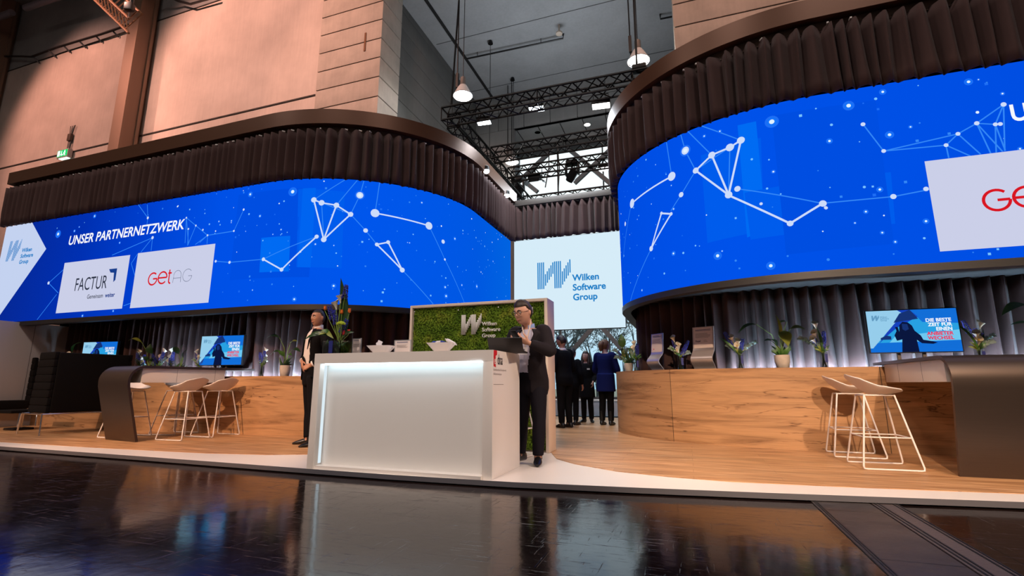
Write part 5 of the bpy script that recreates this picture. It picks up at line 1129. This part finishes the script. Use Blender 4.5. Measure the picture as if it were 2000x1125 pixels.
def face_parts(par, c, R3, s, brow, lipm=LIP, glasses=None, smile=0):
    def w(x, y, z): return c+R3 @ (Vector((x, y, z))*s)
    for sg in (-1, 1):
        m = MB(); m.ball(w(sg*.031, -.083, .009), .0115*s, EYEW, 10, 6, (1, 1, .62), R3); m.ball(w(sg*.031-.001, -.0905, .007), .0058*s, IRIS, 8, 5, (1, .8, 1), R3); m.build('eye', par, 60)
        m = MB(); m.tube([w(sg*.014, -.0985, .028), w(sg*.031, -.099, .034), w(sg*.049, -.087, .028)], [.0040*s, .0048*s, .002*s], brow, 6); m.build('eyebrow', par, 60)
    m = MB(); k = .004*smile; m.tube([w(-.024-k, -.088, -.061+k), w(-.010, -.099, -.063), w(.010, -.099, -.063), w(.024+k, -.088, -.061+k)], [.002*s, .0048*s, .0048*s, .002*s], lipm, 6); m.build('lips', par, 60)
    if glasses:
        m = MB()
        for sg in (-1, 1):
            m.tube([w(sg*.033+.025*cos(a), -.106+abs(.025*cos(a)+.0)*.1*sg*sg, .006+.019*sin(a)) for a in [2*pi*i/18 for i in range(18)]], .0024*s, glasses, 6, True, None, True)
            m.tube([w(sg*.058, -.102, .010), w(sg*.078, -.05, .012), w(sg*.080, .02, .010)], .0022*s, glasses, 5)
        m.tube([w(-.009, -.106, .010), w(0, -.109, .013), w(.009, -.106, .010)], .0022*s, glasses, 5); m.build('glasses', par, 60)
def hand_mesh(m, wr, d, nrm, th, skin, curl=.6, s=1.0, spread=.12):     # d: wrist->knuckles, nrm: back of the hand, th: side of the thumb
    wr = Vector(wr); d = Vector(d).normalized(); nrm = Vector(nrm); nrm = (nrm-d*nrm.dot(d)).normalized(); sd = d.cross(nrm)
    if sd.dot(Vector(th)) < 0: sd = -sd
    rings = []
    for t_, w_, h_ in ((-.02, .026, .021), (.0, .027, .020), (.03, .036, .019), (.06, .041, .017), (.085, .040, .014), (.095, .036, .010)): rings.append((wr+d*t_*s, sd*w_*s, nrm*h_*s))
    m.loft(rings, skin, True, 14)
    for i, (off, L_, k) in enumerate(((.030, .072, .9), (.010, .080, 1.0), (-.010, .075, 1.05), (-.029, .058, 1.15))):
        p = wr+d*.084*s+sd*off*s; pts = [p-d*.012*s, p]; a = 0; dd = d+sd*(off*spread*10*.3)
        for q, st in ((.45, curl*.9), (.31, curl*1.0), (.24, curl*.6)):
            a += st*k; pts.append(pts[-1]+(dd.normalized()*cos(a)-nrm*sin(a))*L_*q*s)
        m.tube(pts, [.0095*s, .0092*s, .0085*s, .0078*s, .0062*s], skin, 8)
    p = wr+d*.022*s+sd*.024*s-nrm*.004*s; e1 = (sd*.75+d*.65-nrm*.35).normalized(); e2 = (sd*.15+d*.9-nrm*.45).normalized()
    m.tube([p-e1*.015*s, p, p+e1*.038*s, p+e1*.038*s+e2*.03*s, p+e1*.038*s+e2*.052*s], [.014*s, .0135*s, .0108*s, .0098*s, .007*s], skin, 8)
def basis(yaw, pitch=0, roll=0): return Matrix.Rotation(yaw, 3, 'Z') @ Matrix.Rotation(pitch, 3, 'X') @ Matrix.Rotation(roll, 3, 'Y')
def person(lab, J, yaw, hyaw, hpitch, cfg, hroll=0):
    """J: world joints. yaw 0 faces the camera side (-y). cfg: clothes, colours, hands."""
    k = cfg.get('k', 1.0); vox = cfg.get('vox', .008); rgt = Vector((cos(yaw), sin(yaw), 0)); fwd = Vector((sin(yaw), -cos(yaw), 0)); skin = cfg.get('skin', SKIN); base = J['pel'].copy(); base.z = .06
    t = thing('person', lab, 'person', tuple(base), 0, cfg.get('group')); O = base; W_ = lambda p: Vector(p)-O
    J = {a: W_(v) for a, v in J.items()}; R3 = basis(hyaw, hpitch, hroll); wd = cfg.get('wide', 1.0); belly = cfg.get('belly', 1.0)
    pel, nk, hd = J['pel'], J['neck'], J['head']; sp = nk-pel; sb = (J['shL']+J['shR'])/2; sw = (J['shL']-J['shR']).length/2
    ax = (J['shL']-J['shR']).normalized()
    def torso(m, mt, inf, lo=-.16, hi=1.0, seg=28, flare=0):
        prof = [(-.28, .150, .105), (-.16, .168, .118), (0, .170, .120), (.16, .158, .112*belly), (.34, .150, .112*belly), (.55, .162, .118), (.74, .175, .115), (.88, .172, .098), (.96, .120, .078), (1.0, .070, .062), (1.06, .058, .058)]
        rs = []
        for t_, w_, d_ in prof:
            if t_ < lo-1e-6 or t_ > hi+1e-6: continue
            f = min(max(t_, 0), 1); r_ = rgt.lerp(ax, f*.8).normalized(); c = pel+sp*t_+(fwd*(.018*belly*sin(pi*min(max(t_, 0), 1)))); e_ = inf*(1 if t_ < .9 else .6)+(flare*max(0, .3-t_) if flare else 0)
            rs.append((c, r_*(w_*k*wd*(1+(sw/(.175*k*wd)-1)*max(0, min(1, (t_-.5)/.4))*.6)+e_), fwd*(d_*k+e_)))
        m.loft(rs, mt, True, seg)
    def arm(m, mt, sd, inf, end=1.0, start=0):
        S_, E_, W2 = J['sh'+sd], J['el'+sd], J['wr'+sd]; c = sb.lerp(S_, .55)-Vector((0, 0, .01)); P_ = [c, S_, S_.lerp(E_, .5), E_, E_.lerp(W2, .35), E_.lerp(W2, end)]
        m.tube(bez(P_, 5), lerpr([(.050+inf)*k, (.052+inf*1.1)*k, (.048+inf*1.2)*k, (.043+inf*1.35)*k, (.043+inf*1.1)*k, (.029+inf*.85)*k], 5), mt, 14)
    def leg(m, mt, sd, inf, end=1.0):
        H_, K_, A_ = J['hip'+sd], J['kn'+sd], J['an'+sd]; P_ = [H_+Vector((0, 0, .05)), H_, H_.lerp(K_, .5), K_, K_.lerp(A_, .35), K_.lerp(A_, end)]
        m.tube(bez(P_, 5), lerpr([(.080+inf)*k, (.088+inf)*k, (.075+inf)*k, (.056+inf*1.2)*k, (.055+inf*1.3)*k, (.038+inf*1.6)*k], 5), mt, 16)
    # body: one continuous surface
    m = MB(); torso(m, skin, -.012); hs = cfg.get('hs', 1.0)*k
    m.tube(bez([nk-sp*.06, nk+(hd-nk)*.3, hd-R3 @ Vector((0, -.01, .05))*hs], 4), lerpr([.066*k, .055*k, .054*k], 4), skin, 14)
    head_mesh(m, hd, R3, hs, skin)
    for sd in 'LR':
        arm(m, skin, sd, -.004); leg(m, skin, sd, -.006)
        if cfg.get('hands'):
            h_ = cfg['hands'][sd]; hand_mesh(m, J['wr'+sd], h_[0], h_[1], h_[2], skin, h_[3], k*1.02)
        A_ = J['an'+sd]; f2 = cfg['feet'][sd]; f2 = Vector((sin(f2), -cos(f2), 0)); m.tube([A_+Vector((0, 0, .03)), A_-Vector((0, 0, .03))+f2*.02, A_+f2*.12-Vector((0, 0, .05))], [.036*k, .04*k, .03*k], skin, 10)
    remesh(m.build('body', t), vox, 3)
    if cfg.get('face', 1): face_parts(t, hd, R3, hs, cfg.get('brow', HAIRB), LIP, cfg.get('glasses'), cfg.get('smile', 0))
    # shoes
    for sd in 'LR':
        A_ = J['an'+sd]; f2 = cfg['feet'][sd]; f2 = Vector((sin(f2), -cos(f2), 0)); s2 = Vector((f2.y, -f2.x, 0)); m = MB(); g = Vector((A_.x, A_.y, 0)); rs = []
        for q, w_, h_ in ((-.075, .022, .030), (-.06, .034, .045), (-.02, .037, .050), (.04, .040, .042), (.10, .045, .032), (.15, .040, .024), (.19, .020, .014)): rs.append((g+f2*q*k+Vector((0, 0, h_)), s2*w_*k, Vector((0, 0, h_-.002))))
        m.loft(rs, SHOE, True, 14); m.tube([g+Vector((0, 0, .05))-f2*.02, g+Vector((0, 0, cfg.get('boot', .11)))-f2*.01], [.044*k, .042*k], SHOE, 12); m.build('shoe', t, 50)
    # trousers / stockings
    if cfg.get('trousers'):
        m = MB(); torso(m, cfg['trousers'], .006, -.28, .16)
        for sd in 'LR': leg(m, cfg['trousers'], sd, .012, .97)
        remesh(m.build('trousers', t), max(vox, .011), 4)
    if cfg.get('shirt'):
        m = MB(); torso(m, cfg['shirt'], .004, -.02, .96); m.build('shirt', t, 60)
        m = MB(); cc = nk+(hd-nk)*.10                       # collar
        rs = [[], []]
        for i in range(25):
            a = -pi*.86+2*pi*.86*i/24; dr = -fwd*cos(a)+rgt*sin(a); fr = max(0, -cos(a))
            rs[0].append(m.V(cc+dr*(.076*k)-Vector((0, 0, .045+.035*fr)))); rs[1].append(m.V(cc+dr*(.068*k)+Vector((0, 0, (.032-.030*fr)*cfg.get('ch', 1)))))
        for i in range(24): m.face([rs[0][i], rs[0][i+1], rs[1][i+1], rs[1][i]], cfg.get('collar', cfg['shirt']), True)
        o = m.build('collar', t); q = o.modifiers.new('thickness', 'SOLIDIFY'); q.thickness = .006
        if cfg.get('buttons'):
            m = MB()
            for i in range(5): m.ball(pel+sp*(.12+.14*i)+fwd*(.128*k+.012*sin(pi*(.12+.14*i))*belly), .005, WHITE, 8, 4)
            m.build('shirt_buttons', t)
    if cfg.get('jacket'):
        jm = cfg['jacket']; m = MB(); lo = cfg.get('hem', -.16); torso(m, jm, .020, lo, .99, 32, cfg.get('flare', 0))
        if cfg.get('skirt'):
            z = cfg['skirt']; c = pel*1.0; rs = []
            for q in range(7): f = q/6; hh = pel.z+.10-(pel.z+.10-z)*f; rs.append((Vector((pel.x, pel.y, hh)), rgt*(.178*k*wd+.02+.03*f*cfg.get('sk', 1)), fwd*(.128*k+.02+.03*f)))
            m.loft(rs, jm, True, 28)
        for sd in 'LR': arm(m, jm, sd, .014, cfg.get('sleeve', .93))
        o = remesh(m.build(cfg.get('jname', 'jacket'), t), max(vox, .010), 5)
        if cfg.get('open') is not None:                                  # cut the front open
            bm = bmesh.new(); bm.from_mesh(o.data); kill = []; top_w, bot_w, xo = cfg['open']
            for v in bm.verts:
                q = v.co-pel; tt = q.dot(sp)/sp.length_squared; c = q-sp*tt; f = c.dot(fwd); x = c.dot(rgt)-xo-cfg.get('slant', 0)*(tt-.5)
                if f < .02: continue
                if f > .165*k*max(1, belly*.98): continue
                w_ = bot_w+(top_w-bot_w)*max(0, min(1, (tt-.35)/.5))
                if tt < .2: w_ = bot_w+(.2-tt)*.12
                if abs(x) < w_: 
                    near = False
                    for sd in 'LR':
                        a, b_ = J['el'+sd], J['wr'+sd]; ab = b_-a; u = max(0, min(1, (v.co-a).dot(ab)/ab.length_squared)); 
                        if (a+ab*u-v.co).length < .075*k: near = True
                        a, b_ = J['sh'+sd], J['el'+sd]; ab = b_-a; u = max(0, min(1, (v.co-a).dot(ab)/ab.length_squared))
                        if (a+ab*u-v.co).length < .085*k: near = True
                    if not near: kill.append(v)
            bmesh.ops.delete(bm, geom=kill, context='VERTS'); bm.to_mesh(o.data); bm.free(); q = o.modifiers.new('cloth', 'SOLIDIFY'); q.thickness = .008; q.offset = 0
            # lapels
            for sg in (-1, 1):
                m = MB(); pts = []
                for tt, xx in ((.97, .055), (.86, top_w+.012), (.70, top_w*.9), (.5, bot_w+(top_w-bot_w)*.3+.004)):
                    dp = {.97: .075, .86: .112, .70: .134, .5: .140}[tt]*k; pts.append(pel+sp*tt+rgt*(xo+cfg.get('slant', 0)*(tt-.5)+sg*xx)+fwd*(dp+.014*belly))
                outw = [pts[0]+rgt*sg*.035-fwd*.03, pts[1]+rgt*sg*.052-fwd*.012, pts[2]+rgt*sg*.040-fwd*.008, pts[3]+rgt*sg*.004]
                a = [m.V(p) for p in pts]; b_ = [m.V(p) for p in outw]
                for i in range(3): m.face([a[i], b_[i], b_[i+1], a[i+1]], cfg.get('lapel', jm))
                o2 = m.build('lapel', t); q = o2.modifiers.new('thickness', 'SOLIDIFY'); q.thickness = .008
    # cuffs
    if cfg.get('cuff'):
        for sd in 'LR':
            a, b_ = J['el'+sd], J['wr'+sd]; m = MB(); m.tube([a.lerp(b_, cfg.get('sleeve', .93)-.06), a.lerp(b_, cfg.get('sleeve', .93)+.07)], [.042*k, .040*k], cfg['cuff'], 14); m.build('cuff', t, 50)
    # hair
    hst = cfg.get('hair', 'short'); hm = cfg.get('hairm', HAIRB); m = MB()
    if hst:
        NU, NV = 40, 26; rows = []; inf = cfg.get('hairt', .010)
        for j in range(NV+1):
            ph = -pi/2*.75+(pi/2+pi/2*.75)*j/NV; row = []
            for i in range(NU):
                th = 2*pi*i/NU; x, y, z = cos(ph)*sin(th), -cos(ph)*cos(th), sin(ph)
                X, Y, Z = x*.079, y*.100, z*.120
                front = -y/max(.2, cos(ph)) if cos(ph) > .2 else 0
                lim = cfg.get('line', .062)*max(0, min(1, (front+.25)/.6)) + (-.03 if hst == 'short' else -.11)*max(0, min(1, (.25-front)/.6))
                if hst == 'short' and front < -.2: lim = -.07
                low = max(0, -z)
                if y > 0: Y *= 1-.30*low
                e_ = max(0, min(1, (Z-lim)/.045)); e_ = e_*(2-e_); X *= 1+e_*inf/.079; Y *= 1+e_*inf*.9/.100; Z += inf*max(0, z)
                if Z < lim:
                    sh = .80; X *= sh; Y *= sh; Z = lim
                n_ = noise.noise(Vector((X, Y, Z))*60)*.004
                row.append(m.V(hd+R3 @ (Vector((X*(1+n_*8), Y*(1+n_*8), Z+n_))*hs)))
            rows.append(row)
        m.skin(rows, hm)
        if hst == 'long':
            for sg in (-1, 1): m.tube(bez([hd+R3 @ (Vector((sg*.06, .01, .06))*hs), hd+R3 @ (Vector((sg*.085, .0, -.04))*hs), hd+R3 @ (Vector((sg*.085, -.03, -.16))*hs), hd+R3 @ (Vector((sg*.075, -.05, -.25))*hs)], 5), lerpr([.03, .035, .036, .018], 5), hm, 10)
            m.tube(bez([hd+R3 @ (Vector((0, .08, .05))*hs), hd+R3 @ (Vector((0, .105, -.06))*hs), hd+R3 @ (Vector((0, .10, -.20))*hs)], 5), lerpr([.06, .065, .03], 5), hm, 12)
        if hst == 'bun':
            m.tube(bez([hd+R3 @ (Vector((0, .07, .06))*hs), hd+R3 @ (Vector((0, .115, .0))*hs), hd+R3 @ (Vector((0, .11, -.12))*hs)], 5), lerpr([.055, .060, .030], 5), hm, 12)
        m.build('hair', t, 60)
    return t, O
U = lambda x, y, Y: aty(x, y, Y)
# --- the man with the phone behind the counter
J1 = dict(pel=U(1037, 742, 5.20), neck=U(1033, 641, 5.12), head=U(1021, 610, 5.02), shR=U(1006, 650, 5.22), shL=U(1063, 646, 5.08), elR=U(990, 690, 5.10), elL=U(1075, 685, 4.98), wrR=U(999, 666, 4.90), wrL=U(1033, 670, 4.84),
          hipR=U(1023, 752, 5.22), hipL=U(1051, 752, 5.18), knR=U(1019, 825, 5.22), knL=U(1053, 822, 5.12), anR=U(1017, 886, 5.30), anL=U(1051, 892, 5.12))
yw = R(-10)
for J_ in (J1,): J_['anR'].z = J_['anL'].z = .135
ph = U(1007, 658, 4.80)
hR = ((ph-J1['wrR'])+Vector((.02, .0, .0))).normalized(); hL = (ph-J1['wrL']).normalized()
man1, O1 = person('person in dark jacket and pale shirt with lanyard, looking down at a phone', J1, yw, R(-20), R(16), dict(k=1.0, vox=.0065, hs=1.09, wide=1.06, belly=1.22, skin=SKIN, trousers=TROU, shirt=SHIRTV, collar=COLB, jacket=SUITN, hem=-.28, open=(.088, .078, -.012), slant=.08, buttons=1, glasses=IRIS, hairm=HAIRB, hair='short', line=.058, hairt=.013, cuff=None,
    feet=dict(L=R(14), R=R(-30)), hands=dict(R=(hR+Vector((.35, -.05, .0)), (-.35, -.5, -.6), (.2, .0, 1), .75), L=(hL+Vector((0, 0, -.05)), (.25, -.55, -.7), (-.2, 0, 1), .75))))
m = MB(); M_ = Matrix.Rotation(R(-12), 3, 'Z') @ Matrix.Rotation(R(52), 3, 'X'); m.box((0, 0, 0), (.078, .010, .155), BLACK, M_, .004); m.box(M_ @ Vector((0, .0056, 0)), (.070, .0008, .145), mat('phone_glass', (.01, .01, .012), .05), M_)
o = m.build('smartphone'); o.location = ph+Vector((-.005, .0, .015)); tag(o, 'black smartphone held in both hands by the standing man', 'phone')
def on1(x, y, Y): return aty(x, y, Y)-O1
m = MB(); pts = [on1(1019, 634, 5.08), on1(1022, 648, 4.98), on1(1026, 662, 4.93), on1(1025, 678, 4.90)]; m.tube(bez(pts, 4), .0065, mat('lanyard_pale', S(205, 185, 165), .7), 6, True, 1.0); pts = [on1(1037, 624, 5.08), on1(1034, 642, 4.97), on1(1029, 662, 4.92), on1(1025, 678, 4.90)]; m.tube(bez(pts, 4), .0065, MATS['lanyard_pale'], 6); m.build('lanyard', man1)
m = MB(); c = on1(1021, 685, 4.885); M_ = Matrix.Rotation(R(-10), 3, 'Z') @ Matrix.Rotation(R(8), 3, 'Y'); m.box(c, (.112, .004, .082), mat('badge_white', S(226, 222, 226), .5), M_); m.box(c+M_ @ Vector((.004, -.003, .008)), (.034, .001, .022), JEANS, M_); m.build('name_badge', man1)
# --- the man at the left, hands clasped
J2 = dict(pel=U(611, 728, 5.72), neck=U(621, 641, 5.66), head=U(621.5, 621, 5.62), shR=U(610, 654, 5.82), shL=U(636, 654, 5.50), elR=U(600, 692, 5.80), elL=U(640, 694, 5.46), wrR=U(590, 706, 5.56), wrL=U(607, 713, 5.38),
          hipR=U(606, 742, 5.80), hipL=U(614, 742, 5.62), knR=U(605, 805, 5.80), knL=U(613, 805, 5.62), anR=U(601, 862, 5.72), anL=U(612, 868, 5.55))
J2["anR"].z = J2['anL'].z = .135
yh = R(-40); cl = U(592, 715, 5.38)
man2, O2 = person('person in dark suit and white shirt, hands clasped, left of the counter', J2, R(-30), R(-12), R(2), dict(k=1.03, vox=.0065, hs=.98, wide=1.0, belly=1.1, skin=SKIN2, trousers=SUITB, shirt=SHIRTW, jacket=SUITB, hem=-.22, open=(.095, .090, .035), buttons=1, hairm=HAIRK, hair='short', line=.070, hairt=.003, cuff=SHIRTW, sleeve=.84,
    feet=dict(L=R(-20), R=R(-62)), hands=dict(R=((.35, -.25, -.75), (-.6, -.6, .0), (.5, -.3, .5), .55), L=((-.75, -.3, -.35), (.1, -.8, .5), (-.2, -.4, .8), .65))))
m = MB(); m.box(U(633, 664, 5.55)-O2, (.085, .02, .028), SHIRTW, Matrix.Rotation(R(-35), 3, 'Z') @ Matrix.Rotation(R(-14), 3, 'Y')); m.build('pocket_square', man2)
# --- the group in the passage
def stand(px, pyf, Y, h, yaw, lean=0, armpose=None):
    f = aty(px, pyf, Y); f.z = .06; k = h/1.75; rg = Vector((cos(yaw), sin(yaw), 0)); fw = Vector((sin(yaw), -cos(yaw), 0)); P_ = lambda x, y, z: f+rg*x*k+fw*y*k+Vector((0, 0, z*k))
    J = dict(pel=P_(0, 0, .93), neck=P_(0, .0+lean, 1.47), head=P_(0, .03+lean, 1.625), shL=P_(.175, lean, 1.415), shR=P_(-.175, lean, 1.415), elL=P_(.235, -.02+lean, 1.13), elR=P_(-.235, -.02+lean, 1.13), wrL=P_(.23, .08, .89), wrR=P_(-.23, .08, .89),
             hipL=P_(.085, 0, .88), hipR=P_(-.085, 0, .88), knL=P_(.085, .01, .48), knR=P_(-.085, .01, .48), anL=P_(.095, -.02, .075), anR=P_(-.095, -.02, .075))
    for a, q in (armpose or {}).items(): J[a] = P_(*q)
    return J, k
def hnd(yaw, curl=.5):
    fw = Vector((sin(yaw), -cos(yaw), 0)); rg = Vector((cos(yaw), sin(yaw), 0)); return dict(L=(fw*.25+Vector((0, 0, -1)), rg, fw, curl), R=(fw*.25+Vector((0, 0, -1)), -rg, fw, curl))
yw = R(-128); J, k = stand(1104, 834, 9.45, 1.76, yw, .04, dict(wrL=(.15, .30, 1.02), wrR=(-.15, .30, 1.02), elL=(.24, .02, 1.10), elR=(-.24, .02, 1.10)))
h_ = hnd(yw); person('person in black suit seen from behind, head bent, left in the passage group', J, yw, R(-112), R(22), dict(k=k, vox=.012, hs=1.03, skin=SKIN2, trousers=SUITB, shirt=SHIRTW, jacket=SUITB, hem=-.28, ch=.2, hairm=HAIRB, hair='short', line=.06, feet=dict(L=yw, R=yw), hands=h_))
yw = R(160); J, k = stand(1119, 831, 10.1, 1.55, yw, .02); person('person all in black mostly hidden behind the suited one in the passage', J, yw, yw, R(6), dict(k=k, vox=.014, skin=SKIN, trousers=SUITB, jacket=SUITB, hem=-.28, hairm=HAIRK, hair='short', line=.06, feet=dict(L=yw, R=yw), hands=hnd(yw)))
yw = R(-2); J, k = stand(1148, 822, 10.85, 1.52, yw, 0, dict(wrL=(.20, .20, .98), elL=(.23, -.02, 1.12)))
h_ = hnd(yw); t_, O3 = person('smiling person in black dress and dark stockings facing us in the passage', J, yw, R(-14), R(2), dict(k=k, vox=.011, hs=1.06, smile=1, wide=.90, skin=SKINP, trousers=BLKD, jacket=BLKD, jname='dress', hem=-.28, skirt=.52, sk=.6, hairm=HAIRB, hair='long', line=.055, feet=dict(L=R(20), R=R(-25)), hands=h_))
m = MB(); m.box(Vector((.08, -.15, 1.30))*k, (.06, .006, .03), WHITE, Matrix.Rotation(R(20), 3, 'Z')); m.build('name_tag', t_)
yw = R(168); J, k = stand(1186, 829, 10.3, 1.72, yw, 0, dict(wrL=(.05, .26, 1.12), elL=(.25, .05, 1.10), wrR=(-.05, .26, 1.10), elR=(-.25, .05, 1.10)))
h_ = hnd(yw); person('person in long blue coat and black boots, seen from behind', J, yw, R(140), R(0), dict(k=k, vox=.011, hs=1.02, wide=.94, skin=SKINP, trousers=SUITB, jacket=BLUEC, jname='coat', hem=-.28, skirt=.66, sk=.5, hairm=HAIRL, hair='bun', line=.05, boot=.28, feet=dict(L=yw, R=yw), hands=h_))
